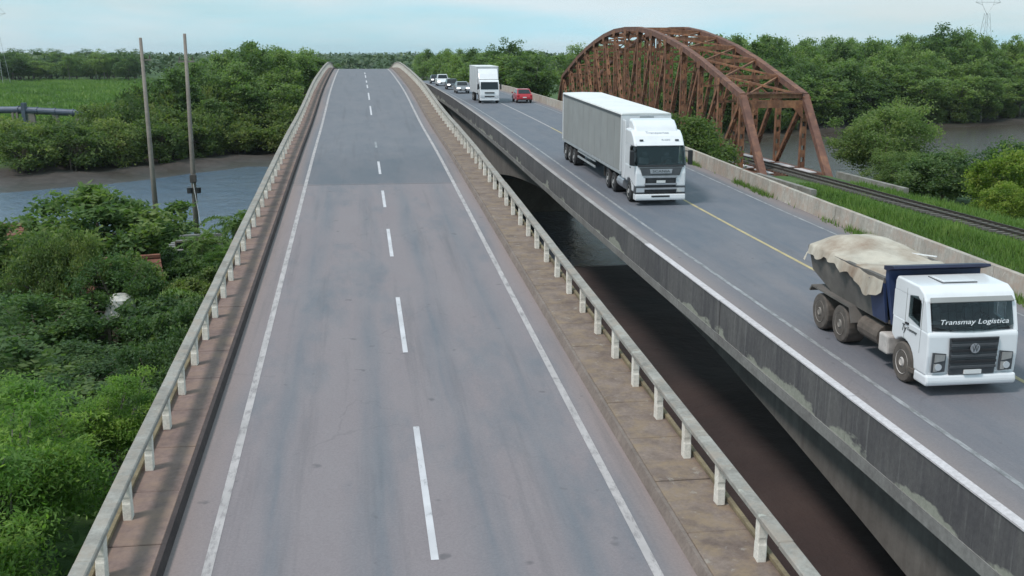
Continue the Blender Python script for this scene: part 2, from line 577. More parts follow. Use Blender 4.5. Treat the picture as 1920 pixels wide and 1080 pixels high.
def m_leaf(name, dark, mid, light, trans=0.35, hue=0.5):
    m, nt, b = new_mat(name)
    a = N(nt, 'ShaderNodeAttribute', attribute_name='tone').outputs['Fac']
    oi = N(nt, 'ShaderNodeObjectInfo').outputs['Random']
    t = math_n(nt, 'ADD', a, math_n(nt, 'MULTIPLY', math_n(nt, 'SUBTRACT', oi, 0.5), hue))
    c = ramp(nt, t, [(0.0, dark), (0.5, mid), (1.0, light)])
    nt.links.new(c, b.inputs['Base Color'])
    b.inputs['Roughness'].default_value = 0.55
    b.inputs['Specular IOR Level'].default_value = 0.25
    tr = N(nt, 'ShaderNodeBsdfTranslucent', {'Color': mixc(nt, 1.0, c, (1.0, 1.15, 0.5), 'MULTIPLY')})
    ms = N(nt, 'ShaderNodeMixShader', {0: trans, 1: b.outputs[0], 2: tr.outputs[0]})
    nt.links.new(ms.outputs[0], nt.nodes['Material Output'].inputs[0])
    return m
m_leaf('leaf_mangrove', (0.098, 0.161, 0.069), (0.182, 0.267, 0.100), (0.286, 0.369, 0.136), trans=0.52, hue=0.7)
m_leaf('leaf_bank', (0.093, 0.145, 0.056), (0.167, 0.230, 0.078), (0.278, 0.316, 0.112), hue=0.6, trans=0.52)
m_leaf('leaf_mango', (0.074, 0.135, 0.054), (0.129, 0.209, 0.074), (0.228, 0.301, 0.104), hue=0.5, trans=0.5)
m_leaf('leaf_dark', (0.066, 0.117, 0.053), (0.108, 0.180, 0.072), (0.187, 0.255, 0.098), trans=0.5)
m_leaf('leaf_feather', (0.117, 0.219, 0.056), (0.196, 0.332, 0.076), (0.318, 0.439, 0.104), hue=0.2, trans=0.55)
m_leaf('leaf_pale', (0.127, 0.194, 0.076), (0.207, 0.281, 0.104), (0.307, 0.367, 0.144), hue=0.25, trans=0.55)
m_leaf('leaf_yellow', (0.138, 0.219, 0.044), (0.242, 0.324, 0.064), (0.371, 0.420, 0.096), hue=0.2, trans=0.55)
m_leaf('leaf_palm', (0.081, 0.153, 0.046), (0.141, 0.230, 0.064), (0.229, 0.306, 0.090), hue=0.3)
m_leaf('grass_blade', (0.093, 0.168, 0.044), (0.154, 0.260, 0.062), (0.244, 0.326, 0.092), hue=0.0)
m_leaf('leaf_far', (0.061, 0.100, 0.054), (0.091, 0.139, 0.069), (0.129, 0.175, 0.082), trans=0.2, hue=0.0)
simple('bark', (0.17, 0.14, 0.11), 0.9, var=0.5, scale=4, bmp=0.6)
simple('bark_grey', (0.24, 0.215, 0.19), 0.9, var=0.45, scale=4, bmp=0.6)

# rusty steel
m, nt, b = new_mat('rust_steel')
p = pos(nt)
f = noise(nt, p, 1.2, 6, 0.7)
c = ramp(nt, f, [(0.28, (0.070, 0.034, 0.025)), (0.5, (0.195, 0.085, 0.045)), (0.74, (0.42, 0.200, 0.098))])
s2 = noise(nt, vscale(nt, p, (3, 3, 0.4)), 1.6, 5, 0.7)
c = mixc(nt, maprange(nt, s2, 0.5, 0.7, 0, 0.6), c, (0.36, 0.215, 0.13))
nt.links.new(c, b.inputs['Base Color'])
b.inputs['Roughness'].default_value = 0.85
bump(nt, b, f, 0.3, 0.02)
m, nt, b = new_mat('rust_purple')
p = pos(nt)
f = noise(nt, p, 1.0, 6, 0.7)
c = ramp(nt, f, [(0.28, (0.090, 0.046, 0.038)), (0.52, (0.175, 0.086, 0.062)), (0.75, (0.33, 0.165, 0.095))])
nt.links.new(c, b.inputs['Base Color'])
b.inputs['Roughness'].default_value = 0.85
bump(nt, b, f, 0.3, 0.02)
simple('rail_steel', (0.09, 0.075, 0.065), 0.5, 0.6, var=0.3)
simple('sleeper_wood', (0.17, 0.155, 0.14), 0.9, var=0.4)
simple('galvanised', (0.42, 0.44, 0.45), 0.55, 0.3, var=0.2)

# vehicles
simple('paint_cab_white', (0.80, 0.81, 0.83), 0.28, var=0.04, scale=1.5, coat=0.5, dirt=(0.55, 0.52, 0.48), dirt_amt=0.25)
simple('roof_white', (0.80, 0.80, 0.79), 0.5, var=0.06, scale=1.0, dirt=(0.60, 0.57, 0.50), dirt_amt=0.3)
simple('tarp_grey', (0.295, 0.30, 0.295), 0.7, var=0.10, scale=0.8, dirt=(0.25, 0.245, 0.225), dirt_amt=0.5)
simple('van_grey', (0.56, 0.57, 0.58), 0.5, var=0.08, scale=1.0)
simple('tyre', (0.028, 0.027, 0.028), 0.85, var=0.2, scale=6)
simple('tyre_dusty', (0.115, 0.098, 0.085), 0.9, var=0.3, scale=4)
simple('rim_grey', (0.42, 0.41, 0.40), 0.5, 0.3, var=0.2, scale=5)
simple('rim_dusty', (0.26, 0.235, 0.21), 0.8, 0.0, var=0.3, scale=5)
simple('rim_pale', (0.52, 0.48, 0.45), 0.7, 0.0, var=0.25, scale=5)
simple('black_plastic', (0.022, 0.022, 0.025), 0.5, var=0.2)
simple('grille_grey', (0.085, 0.09, 0.098), 0.45, 0.2, var=0.2)
simple('trim_silver', (0.42, 0.43, 0.46), 0.35, 0.5, var=0.15)
simple('chassis', (0.045, 0.042, 0.042), 0.75, var=0.35, scale=3, dirt=(0.11, 0.09, 0.075), dirt_amt=0.6)
simple('chassis_dusty', (0.145, 0.118, 0.098), 0.9, var=0.4, scale=2.5, dirt=(0.08, 0.066, 0.058), dirt_amt=0.7)
simple('bed_blue', (0.028, 0.052, 0.140), 0.5, var=0.25, scale=1.2, dirt=(0.07, 0.075, 0.10), dirt_amt=0.6)
simple('bed_navy', (0.020, 0.024, 0.060), 0.5, var=0.25, scale=2)
simple('bed_grey', (0.165, 0.148, 0.132), 0.85, var=0.35, scale=1.4, dirt=(0.075, 0.07, 0.068), dirt_amt=0.6)
simple('canvas', (0.54, 0.49, 0.41), 0.9, var=0.2, scale=1.5, dirt=(0.25, 0.175, 0.125), dirt_amt=1.0, bmp=0.3)
simple('paint_red', (0.50, 0.022, 0.035), 0.3, var=0.1, coat=0.6)
simple('paint_silver', (0.36, 0.37, 0.39), 0.32, 0.4, var=0.08, coat=0.5)
simple('paint_graphite', (0.060, 0.065, 0.078), 0.3, 0.3, var=0.1, coat=0.5)
simple('paint_car_white', (0.75, 0.76, 0.78), 0.3, var=0.05, coat=0.5)
simple('plate_white', (0.75, 0.75, 0.74), 0.5, var=0.05)
simple('lamp_red', (0.35, 0.015, 0.015), 0.25, var=0.1)
simple('lettering_white', (0.80, 0.82, 0.84), 0.5, var=0.05)
simple('lettering_dark', (0.05, 0.055, 0.06), 0.5, var=0.05)
simple('lettering_grey', (0.42, 0.44, 0.47), 0.5, var=0.05)
m, nt, b = new_mat('glass_dark')
b.inputs['Base Color'].default_value = (0.012, 0.016, 0.019, 1)
b.inputs['Roughness'].default_value = 0.06
b.inputs['IOR'].default_value = 1.5
m, nt, b = new_mat('lamp_glass')
b.inputs['Base Color'].default_value = (0.72, 0.75, 0.78, 1)
b.inputs['Roughness'].default_value = 0.12
b.inputs['Metallic'].default_value = 0.4
m, nt, b = new_mat('lamp_lit')
b.inputs['Base Color'].default_value = (0.8, 0.82, 0.85, 1)
b.inputs['Emission Color'].default_value = (1.0, 0.98, 0.95, 1)
b.inputs['Emission Strength'].default_value = 2.5
m, nt, b = new_mat('glass_clear')
b.inputs['Base Color'].default_value = (0.42, 0.49, 0.50, 1)
b.inputs['Roughness'].default_value = 0.02
b.inputs['IOR'].default_value = 1.45
b.inputs['Transmission Weight'].default_value = 1.0
simple('cab_trim', (0.055, 0.057, 0.062), 0.8, var=0.25, scale=4)
simple('seat_cloth', (0.16, 0.16, 0.17), 0.9, var=0.25, scale=5)
simple('pipe_blue', (0.085, 0.105, 0.145), 0.5, 0.2, var=0.25, scale=0.8)
simple('roof_tile', (0.24, 0.095, 0.062), 0.9, var=0.5, scale=1.5, dirt=(0.12, 0.075, 0.06), dirt_amt=0.85)
simple('wall_white', (0.62, 0.60, 0.56), 0.85, var=0.15, scale=1.0, dirt=(0.3, 0.27, 0.23), dirt_amt=0.5)
simple('roof_grey', (0.22, 0.22, 0.215), 0.85, var=0.35, scale=1.2)
simple('insulator', (0.10, 0.07, 0.06), 0.35, var=0.2)
simple('tank_blue', (0.09, 0.16, 0.24), 0.5, var=0.1)

# ------------------------------------------------------------------ height profiles (relative to the camera, then lifted)
P1 = np.array([(-60, -12.3), (-40, -11.2), (0, -9.05), (16, -8.2), (31, -7.45), (45, -6.70), (65, -5.70), (80, -5.18), (92, -4.55), (104, -3.86), (115, -3.42), (128, -3.05), (142, -2.68),
               (155, -2.42), (168, -2.25), (182, -2.45), (200, -3.2), (230, -5.0), (270, -7.8), (310, -10.0), (350, -11.2), (450, -11.6), (900, -11.6)])
P2 = np.array([(-60, -9.6), (14, -7.85), (28, -7.5), (45, -7.1), (60, -6.65), (75, -6.2), (95, -5.72), (115, -5.36), (146, -5.06), (200, -5.15),
               (260, -6.2), (330, -8.2), (420, -10.2), (520, -11.3), (900, -11.6)])
def smooth_profile(P):
    ys = np.arange(P[0, 0], P[-1, 0], 1.0)
    z = np.interp(ys, P[:, 0], P[:, 1])
    k = np.ones(11) / 11
    zp = np.concatenate([np.full(5, z[0]), z, np.full(5, z[-1])])
    z = np.convolve(zp, k, 'valid')
    zp = np.concatenate([np.full(5, z[0]), z, np.full(5, z[-1])])
    return ys, np.convolve(zp, k, 'valid')
S1, S2 = smooth_profile(P1), smooth_profile(P2)
def z1(y):
    return CZ + float(np.interp(y, *S1))
def z2(y):
    return CZ + float(np.interp(y, *S2))

# ------------------------------------------------------------------ ground and river
FAR = np.array([(-3000, -300), (-400, 10), (-100, 82), (-60, 103), (-37, 117), (-24, 128), (-14, 142), (4, 140), (16, 132), (30, 150), (50, 172), (83, 188), (129, 205), (250, 235), (600, 260), (3000, 300)])
NEAR = np.array([(-3000, -500), (-400, -60), (-100, 52), (-60, 74), (-30, 85), (-13, 86), (-8, 80), (-4, 74), (5, 71), (20, 71), (27, 78), (31, 94), (45, 104), (62, 108), (100, 100), (200, 62), (600, 0), (3000, -300)])
RAILX, RAILZ = 39.4, 3.4
def terrain(X, Y):
    yf = np.interp(X, FAR[:, 0], FAR[:, 1])
    yn = np.interp(X, NEAR[:, 0], NEAR[:, 1])
    df = (Y - yf) * 0.85
    dn = (yn - Y) * 0.85
    d = np.maximum(df, dn)
    wav = 0.35 * np.sin(X * 0.21 + 1.3) * np.sin(Y * 0.17) + 0.25 * np.sin(X * 0.53) * np.cos(Y * 0.47 + 2)
    h = np.where(d < 0, np.maximum(-2.0, d * 0.16), 2.0 * (1 - np.exp(-np.maximum(d, 0) / np.where(df > dn, 22.0, 11.0))))
    h = h + wav * np.clip((d + 3) / 8, 0, 1)
    # railway embankment outside the river
    ax = np.abs(X - RAILX)
    emb = np.clip(RAILZ - 0.25 - np.maximum(ax - 2.6, 0) * 0.45, -5, 9)
    on = (Y < 97.5) | (Y > 198)
    h = np.where(on, np.maximum(h, np.where(Y < 97.5, np.minimum(emb, (97.5 - Y) * 1.2 + 1.2), np.minimum(emb, (Y - 198) * 1.2 + 1))), h)
    # approaches of the two road bridges
    e1 = CZ + np.interp(Y, *S1) - 0.35 - np.maximum(np.abs(X - 1.0) - 6.0, 0) * 0.6
    h = np.where(Y > 205, np.maximum(h, np.minimum(e1, (Y - 205) * 0.8)), h)
    e2 = CZ + np.interp(Y, *S2) - 0.35 - np.maximum(np.abs(X - 15.2) - 5.6, 0) * 0.6
    h = np.where(Y > 152, np.maximum(h, np.minimum(e2, (Y - 152) * 1.2)), h)
    return h
def gz(x, y):
    return float(terrain(np.array([float(x)]), np.array([float(y)]))[0])

def spread(a, b, step, lim, k):
    v = list(np.arange(a, b + 1e-6, step))
    s = step
    while v[-1] < lim[1]:
        s *= k
        v.append(v[-1] + s)
    s = step
    lo = [a]
    while lo[-1] > lim[0]:
        s *= k
        lo.append(lo[-1] - s)
    return np.array(lo[:0:-1] + v)
gx = spread(-84, 140, 2.0, (-3500, 4500), 1.22)
gy = spread(-24, 262, 2.0, (-300, 6500), 1.2)
GX, GY = np.meshgrid(gx, gy)
GZ = terrain(GX.ravel(), GY.ravel())
me = bpy.data.meshes.new('ground')
nx, ny = len(gx), len(gy)
vs = np.stack([GX.ravel(), GY.ravel(), GZ], 1)
fs = [(j * nx + i, j * nx + i + 1, (j + 1) * nx + i + 1, (j + 1) * nx + i) for j in range(ny - 1) for i in range(nx - 1)]
me.from_pydata(vs.tolist(), [], fs)
for p_ in me.polygons:
    p_.use_smooth = True
me.materials.append(MATS['ground'])
structure(obj('ground', me))
river = MB()
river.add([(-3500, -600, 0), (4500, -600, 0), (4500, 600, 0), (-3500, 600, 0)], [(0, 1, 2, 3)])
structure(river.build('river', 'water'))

# ------------------------------------------------------------------ the newer road bridge (the one flown along)
YS = [float(y) for y in np.arange(-30, 240, 2.0)]
YR = [float(y) for y in np.arange(-30, 620, 2.0)]
road = MB().strip(YR, -3.36, 5.26, z1, 0.0).build('road', 'asphalt_new')
structure(road)
MB().strip(YR, -2.70, -2.54, z1, 0.006).build('edge_line', 'paint_edge', road)
MB().strip(YR, 4.50, 4.66, z1, 0.006).build('edge_line', 'paint_edge', road)
DASH = [(7, 11.5, 0), (16.7, 22.5, 0), (27.6, 33.0, 0), (38.4, 43.1, 0), (47.7, 51.9, 0), (56.9, 61.4, 0), (67.4, 70.6, 1), (87.9, 94.9, 0), (100.3, 107.7, 0), (114.2, 119.7, 0), (123.9, 128.3, 0), (134.6, 141.5, 0), (144.8, 150.4, 0), (172, 178, 0)]
for a, bb, w in DASH:
    n = max(3, int((bb - a) / 1.0) + 1)
    MB().strip([a + (bb - a) * i / n for i in range(n + 1)], 0.98, 1.11, z1, 0.006).build('lane_dash', 'paint_faint' if w else 'paint_white', road)

B1 = thing('road_bridge', 'pale concrete road bridge climbing to a crest, with slender post railings', 'bridge', (0, 0, 0))
MB().sweep(YS, [(-4.5, -0.04), (-4.5, -0.34), (-3.0, -0.5), (5.0, -0.5), (6.62, -0.34), (6.62, -0.04)], z1).build('deck_slab', 'deck_concrete', B1)
def depth1(y):
    k = ((y + 10) % 60) / 60
    return 1.1 + 2.2 * (2 * k - 1) ** 2
gb = MB()
vs, fs = [], []
for i, y in enumerate(YS):
    t, bt = z1(y) - 0.5, z1(y) - 0.5 - depth1(y)
    bt = max(bt, 0.4)
    vs += [(-2.4, y, t), (-2.4, y, bt), (4.4, y, bt), (4.4, y, t)]
for i in range(len(YS) - 1):
    for k in range(4):
        fs.append((i * 4 + k, i * 4 + (k + 1) % 4, i * 4 + 4 + (k + 1) % 4, i * 4 + 4 + k))
gb.add(vs, fs).build('girder', 'girder_concrete', B1)
for y in (-10, 50, 110, 170):
    MB().prism([(-2.0, -3), (4.0, -3), (4.0, z1(y) - 3.2), (-2.0, z1(y) - 3.2)], y - 0.9, y + 0.9, 'y').build('pier', 'pile_concrete', B1, bevel=0.15)

PITCHP = 2.055
NP = 95
slope = lambda zf, y: math.atan2(zf(y + 1) - zf(y - 1), 2.0)
def post_mesh():
    m = MB()
    m.prism([(-0.11, 0.0), (0.11, 0.0), (0.10, 0.30), (0.085, 0.34), (0.085, 0.40), (0.095, 0.44), (0.095, 0.765), (-0.095, 0.765), (-0.095, 0.44), (-0.085, 0.40), (-0.085, 0.34), (-0.10, 0.30)], -0.075, 0.075, 'x')
    return m.mesh('post', 'post_concrete', bevel=0.012, seg=1)
def slab_mesh(x0, x1, mat):
    return MB().box(x0, x1, -PITCHP / 2 + 0.012, PITCHP / 2 - 0.012, 0.0, 0.20).mesh('walkway_slab', mat, bevel=0.012, seg=1)
PM = post_mesh()
SL = {-1: slab_mesh(-0.55, 0.50, 'walk_dark'), 1: slab_mesh(-0.60, 0.60, 'walk_concrete')}
HM = MB().box(-0.125, 0.125, -PITCHP - 0.004, PITCHP + 0.004, 0.0, 0.115).mesh('handrail', 'rail_concrete', bevel=0.02, seg=1)
LM = MB().box(-0.04, 0.04, -PITCHP - 0.004, PITCHP + 0.004, 0.0, 0.07).mesh('lower_rail', 'rust_rail')
rr = random.Random(5)
for sd, xr, xs in ((-1, -4.14, -3.92), (1, 6.24, 5.94)):
    for k in range(-4, NP):
        y = 15.7 + (0.7 if sd < 0 else 0) + k * PITCHP
        s = slope(z1, y)
        obj('walkway_slab', SL[sd], B1, (xs, y, z1(y) + 0.001 + rr.uniform(-0.006, 0.006)), (s, rr.uniform(-0.006, 0.006), 0))
        obj('post', PM, B1, (xr, y, z1(y) + 0.19), (rr.uniform(-0.03, 0.03) + s * 0.3, rr.uniform(-0.02, 0.02), rr.uniform(-0.06, 0.06)))
        if k % 2 == 0:
            yy = y + PITCHP / 2
            s = slope(z1, yy)
            obj('handrail', HM, B1, (xr, yy, z1(yy) + 0.935 + rr.uniform(-0.01, 0.01)), (s, 0, rr.uniform(-0.003, 0.003)))
            obj('lower_rail', LM, B1, (xr + 0.17 * sd, yy, z1(yy) + 0.24), (s, 0, 0))
# kerb faces of the two walkways
MB().sweep(YS, [(-3.42, 0.0), (-3.30, 0.0), (-3.34, 0.205), (-3.42, 0.205)], z1).build('kerb', 'kerb_dark', B1)
MB().sweep(YS, [(5.19, 0.0), (5.33, 0.0), (5.33, 0.19), (5.26, 0.19)], z1).build('kerb', 'kerb_pale', B1)

# ------------------------------------------------------------------ the older road bridge with the traffic
road2 = MB().strip(YR, 9.84, 20.06, z2, 0.0).build('road', 'asphalt_old')
structure(road2)
MB().strip(YR, 11.80, 11.93, z2, 0.006).build('edge_line', 'paint_edge_old', road2)
MB().strip([y for y in YR if y <= 88], 15.40, 15.54, z2, 0.006).build('centre_line', 'paint_yellow', road2)
MB().strip([y for y in YR if y >= 88], 15.40, 15.54, z2, 0.006).build('centre_line', 'paint_edge', road2)
MB().strip(YR, 19.0, 19.1, z2, 0.006).build('edge_line', 'paint_edge_old', road2)

B2 = thing('highway_bridge', 'older grey concrete road bridge with grimy solid parapet and arched girder, carrying traffic', 'bridge', (0, 0, 0))
YB = [float(y) for y in np.arange(-30, 172, 2.0)]
MB().sweep(YB, [(9.60, -0.03), (9.60, -0.30), (10.3, -0.42), (19.6, -0.42), (20.4, -0.30), (20.4, -0.03)], z2).build('deck_slab', 'lip_concrete', B2)
def depth2(y):
    if y < 98:
        return 0.42 + 0.0019 * (y - 47) ** 2
    return 0.42 + 4.94 * max(0, 1 - (y - 98) / 40.0) ** 2
vs, fs = [], []
for y in YB:
    t, bt = z2(y) - 0.42, min(z2(y) - 0.47, z2(y) - 0.15 - depth2(y))
    bt = max(bt, 0.3)
    vs += [(10.25, y, t), (10.25, y, bt), (19.55, y, bt), (19.55, y, t)]
for i in range(len(YB) - 1):
    for k in range(4):
        fs.append((i * 4 + k, i * 4 + (k + 1) % 4, i * 4 + 4 + (k + 1) % 4, i * 4 + 4 + k))
MB().add(vs, fs).build('girder', 'girder_concrete', B2)
for y in (-4, 98):
    MB().box(10.6, 19.2, y - 1.1, y + 1.1, -3, z2(y) - 5.0).build('pier', 'pier_dirt', B2, bevel=0.2)
MB().box(10.0, 20.3, 150, 153, -2, z2(151) - 0.45).build('abutment', 'pier_dirt', B2)
# parapet towards the camera in cast lengths, each with a painted cap
yy = -28.0
k = 0
rr = random.Random(9)
while yy < 168:
    ln = 8.0
    ys = [yy + 0.012 + (ln - 0.024) * i / 4 for i in range(5)]
    dx = rr.uniform(-0.008, 0.008)
    pan = MB().sweep(ys, [(9.62 + dx, -0.04), (9.84, 0.002), (9.79, 0.90), (9.64 + dx, 0.90)], z2)
    o = pan.build('parapet_panel', 'parapet_grime', B2)
    at = o.data.attributes.new('rise', 'FLOAT', 'POINT')
    at.data.foreach_set('value', [v.co.z - z2(v.co.y) for v in o.data.vertices])
    MB().sweep(ys, [(9.61 + dx, 0.902), (9.80, 0.902), (9.80, 0.935), (9.61 + dx, 0.935)], z2).build('parapet_cap', 'cap_white' if yy < 30 else 'cap_worn', B2)
    yy += ln
    k += 1
# low wall on the far side in cast lengths
yy = -28.0
while yy < 200:
    ln = 6.0
    ys = [yy + 0.012 + (ln - 0.024) * i / 4 for i in range(5)]
    dx = rr.uniform(-0.015, 0.015)
    dz = rr.uniform(-0.02, 0.02)
    MB().sweep(ys, [(20.04 + dx, -0.03), (20.40 + dx, -0.03), (20.30 + dx, 0.74 + dz), (20.10 + dx, 0.74 + dz)], z2).build('wall_panel', 'wall_concrete', B2)
    yy += ln

# ------------------------------------------------------------------ railway: track, abutments, rusty truss
TR = thing('railway_track', 'single railway track on the grassy embankment leading to the truss', 'railway', (RAILX, 60, RAILZ - 0.25))
def rail_bar(x, y0, y1):
    return MB().box(x - 0.035, x + 0.035, y0, y1, RAILZ - 0.02, RAILZ + 0.13)
for y0, y1 in ((20, 97), (97, 201), (201, 420)):
    for s in (-0.5, 0.5):
        rail_bar(RAILX + s, y0 + 0.005, y1 - 0.005).build('rail', 'rail_steel', TR, off=(RAILX, 60, RAILZ - 0.25))
sm = MB().box(-1.1, 1.1, -0.11, 0.11, -0.14, 0.0).mesh('sleeper', 'sleeper_wood')
for i in range(150):
    obj('sleeper', sm, TR, (rr.uniform(-0.05, 0.05), -38 + i * 0.7 if i < 110 else 40 + (i - 110) * 0.7, 0.23), (0, 0, rr.uniform(-0.03, 0.03)))

TY0, TY1 = 95.0, 200.8
HIP0, HIP1 = 101.5, 194.3
XL, XR = 36.3, 42.5
LO = RAILZ - 0.55
NPAN = 14
CH_Y = [101.5, 104, 107.8, 111.4, 117.7, 124.7, 132.4, 140.5, 147.9]
CH_Z = [-4.0, -3.2, -2.45, -1.6, -0.05, 1.15, 2.3, 3.05, 3.2]
def chord(y):
    if y > 147.9:
        y = 295.8 - y
    return CZ + float(np.interp(y, CH_Y, CH_Z))
PY = [HIP0 + (HIP1 - HIP0) * i / NPAN for i in range(NPAN + 1)]
TS = thing('truss_bridge', 'rusty red-brown steel railway truss bridge with a curved top chord', 'railway bridge', (RAILX, TY0, 0.0))
OFFT = (RAILX, TY0, 0.0)
def part(mb, name, mat='rust_steel'):
    return mb.build(name, mat, TS, off=OFFT)
def laced(p, q, w, h, n, name='vertical', mat='rust_steel'):
    """built-up member: two flange plates joined by batten plates, daylight between the battens"""
    p, q = Vector(p), Vector(q)
    m = MB()
    d = (q - p)
    ln = d.length
    d.normalize()
    ax = Vector((1, 0, 0))
    for s in (-1, 1):
        m.beam(p + ax * s * w / 2, q + ax * s * w / 2, 0.09, h, up=(0, 1, 0.0001))
    k = max(2, int(ln / n))
    for i in range(k):
        a = p + d * (ln * (i + 0.12) / k)
        bb_ = p + d * (ln * (i + 0.72) / k)
        m.beam(a, bb_, w - 0.03, h * 0.85, up=(0, 1, 0.0001))
    return m.build(name, mat, TS, off=OFFT)
for X in (XL, XR):
    # lower chord, top chord segments, end posts
    for i in range(NPAN):
        part(MB().beam((X, PY[i] + 0.01, LO), (X, PY[i + 1] - 0.01, LO), 0.42, 0.62), 'lower_chord', 'rust_purple')
        part(MB().beam((X, PY[i], chord(PY[i])), (X, PY[i + 1], chord(PY[i + 1])), 0.62, 0.58), 'top_chord', 'rust_purple')
    part(MB().beam((X, TY0, LO), (X, PY[0] - 0.01, LO), 0.42, 0.62), 'lower_chord', 'rust_purple')
    part(MB().beam((X, PY[-1] + 0.01, LO), (X, TY1, LO), 0.42, 0.62), 'lower_chord', 'rust_purple')
    part(MB().beam((X, TY0, LO - 0.1), (X, HIP0, chord(HIP0)), 0.66, 0.55, up=(0, -1, 1)), 'end_post', 'rust_purple')
    part(MB().beam((X, TY1, LO - 0.1), (X, HIP1, chord(HIP1)), 0.66, 0.55, up=(0, 1, 1)), 'end_post', 'rust_purple')
    for i, y in enumerate(PY):
        laced((X, y, LO), (X, y, chord(y) - 0.25), 0.44, 0.42, 1.1, 'vertical')
    # diagonals fall towards midspan
    for i in range(NPAN):
        if i < NPAN // 2:
            a, q = (X, PY[i], chord(PY[i]) - 0.2), (X, PY[i + 1], LO + 0.2)
        else:
            a, q = (X, PY[i + 1], chord(PY[i + 1]) - 0.2), (X, PY[i], LO + 0.2)
        laced(a, q, 0.30, 0.40, 1.5, 'diagonal')
    # gusset plates
    for i, y in enumerate(PY):
        s = X + (0.335 if X == XL else -0.335)
        for sx in (-0.325, 0.325):
            zc = chord(y)
            part(MB().slab([(X + sx, y - 0.55, zc - 0.75), (X + sx, y + 0.55, zc - 0.75), (X + sx, y + 0.7, zc + 0.05), (X + sx, y - 0.7, zc - 0.05)], 0.02 if sx < 0 else -0.02), 'gusset', 'rust_steel')
    for yb in (TY0, TY1):
        part(MB().prism([(X - 0.5, LO - 0.75), (X + 0.5, LO - 0.75), (X + 0.3, LO - 0.32), (X - 0.3, LO - 0.32)], yb - 0.4, yb + 0.4, 'y'), 'bearing', 'rust_purple')
# portals, top laterals and sway frames
for i, y in enumerate(PY):
    zc = chord(y)
    m = MB()
    m.beam((XL + 0.3, y, zc), (XR - 0.3, y, zc), 0.36, 0.40)
    part(m, 'top_strut', 'rust_steel')
    if zc - LO > 7.6:
        zl = max(LO + 6.4, zc - 2.6)
        part(MB().beam((XL + 0.2, y, zl), (XR - 0.2, y, zl), 0.22, 0.22), 'sway_strut')
        part(MB().beam((XL + 0.2, y, zl), ((XL + XR) / 2, y, zc - 0.15), 0.14, 0.14), 'sway_brace')
        part(MB().beam((XR - 0.2, y, zl), ((XL + XR) / 2, y, zc - 0.15), 0.14, 0.14), 'sway_brace')
    part(MB().beam((XL + 0.2, y, LO + 0.02), (XR - 0.2, y, LO + 0.02), 0.3, 0.5), 'floor_beam')
    if i < NPAN:
        zn = chord(PY[i + 1])
        part(MB().beam((XL + 0.25, y, zc - 0.02), (XR - 0.25, PY[i + 1], zn - 0.02), 0.22, 0.20), 'lateral_brace')
        part(MB().beam((XR - 0.25, y, zc + 0.1), (XL + 0.25, PY[i + 1], zn + 0.1), 0.22, 0.20), 'lateral_brace')
for y, zc in ((HIP0, chord(HIP0)), (HIP1, chord(HIP1))):
    o_ = -0.28 if y == HIP0 else 0.28
    part(MB().beam((XL + 0.3, y + o_, zc - 0.75), (XR - 0.3, y + o_, zc - 0.75), 0.12, 0.70), 'portal_plate', 'rust_steel')
    part(MB().beam((XL + 0.3, y + o_, zc + 0.32), (XR - 0.3, y + o_, zc + 0.32), 0.30, 0.12), 'portal_flange', 'rust_purple')
    for X, s in ((XL, 1), (XR, -1)):
        part(MB().slab([(X + s * 0.3, y + o_ * 1.3, zc - 1.1), (X + s * 1.3, y + o_ * 1.3, zc - 1.1), (X + s * 0.3, y + o_ * 1.7, zc - 2.2)], 0.05), 'knee_plate')
for x in (RAILX - 0.9, RAILX + 0.9):
    part(MB().beam((x, TY0, LO + 0.15), (x, TY1, LO + 0.15), 0.25, 0.4), 'stringer', 'rust_purple')
# white walkway planks beside the track on the truss
for i in range(20):
    y = TY0 + 1 + i * 5.2
    part(MB().box(XR - 1.5, XR - 0.75, y, y + 3.6, LO + 0.36, LO + 0.44), 'deck_plank', 'cap_white')
    part(MB().box(XL + 0.75, XL + 1.3, y, y + 3.6, LO + 0.36, LO + 0.44), 'deck_plank', 'cap_white')

for nm, ya, yb, lab in (('rail_abutment', 88.0, 95.6, 'weathered concrete abutment under the near end of the rusty truss'), ('rail_abutment', 200.2, 205, 'concrete abutment under the far end of the rusty truss')):
    ab = thing(nm, lab, 'abutment', (RAILX, (ya + yb) / 2, 0))
    of = (RAILX, (ya + yb) / 2, 0)
    yc = yb if ya < 100 else ya
    MB().box(35.3, 43.5, ya, yb, -1.5, LO - 0.76).build('bearing_wall', 'pier_dirt', ab, off=of)
    for x0, x1 in ((35.3, 35.75), (43.05, 43.5)):
        MB().box(x0, x1, ya - 6, yb - 0.9 if ya < 100 else yb + 6, LO - 0.755, RAILZ + 0.05).build('wing_wall', 'pile_concrete', ab, off=of)

# ------------------------------------------------------------------ vehicles
RX90 = Matrix.Rotation(math.pi / 2, 4, 'X')
def wheel_meshes(r, w, tyre, rim, key):
    t = MB().lathe_x([(-w / 2, r * 0.60), (-w / 2, r * 0.93), (-w / 2 + 0.035, r), (w / 2 - 0.035, r), (w / 2, r * 0.93), (w / 2, r * 0.60)], n=22).mesh('tyre' + key, tyre)
    rm = MB().lathe_x([(-w / 2 - 0.012, r * 0.16), (-w / 2 - 0.03, r * 0.18), (-w / 2 + 0.03, r * 0.30), (-w / 2 + 0.04, r * 0.50), (-w / 2 - 0.012, r * 0.595), (w / 2 + 0.012, r * 0.595), (w / 2 - 0.04, r * 0.5),
                       (w / 2 - 0.03, r * 0.30), (w / 2 + 0.03, r * 0.18), (w / 2 + 0.012, r * 0.16)], n=22).mesh('rim' + key, rim)
    return t, rm
def add_wheel(parent, meshes, x, y, r):
    t = obj('wheel', meshes[0], parent, (x, y, r))
    obj('rim', meshes[1], t)
    return t

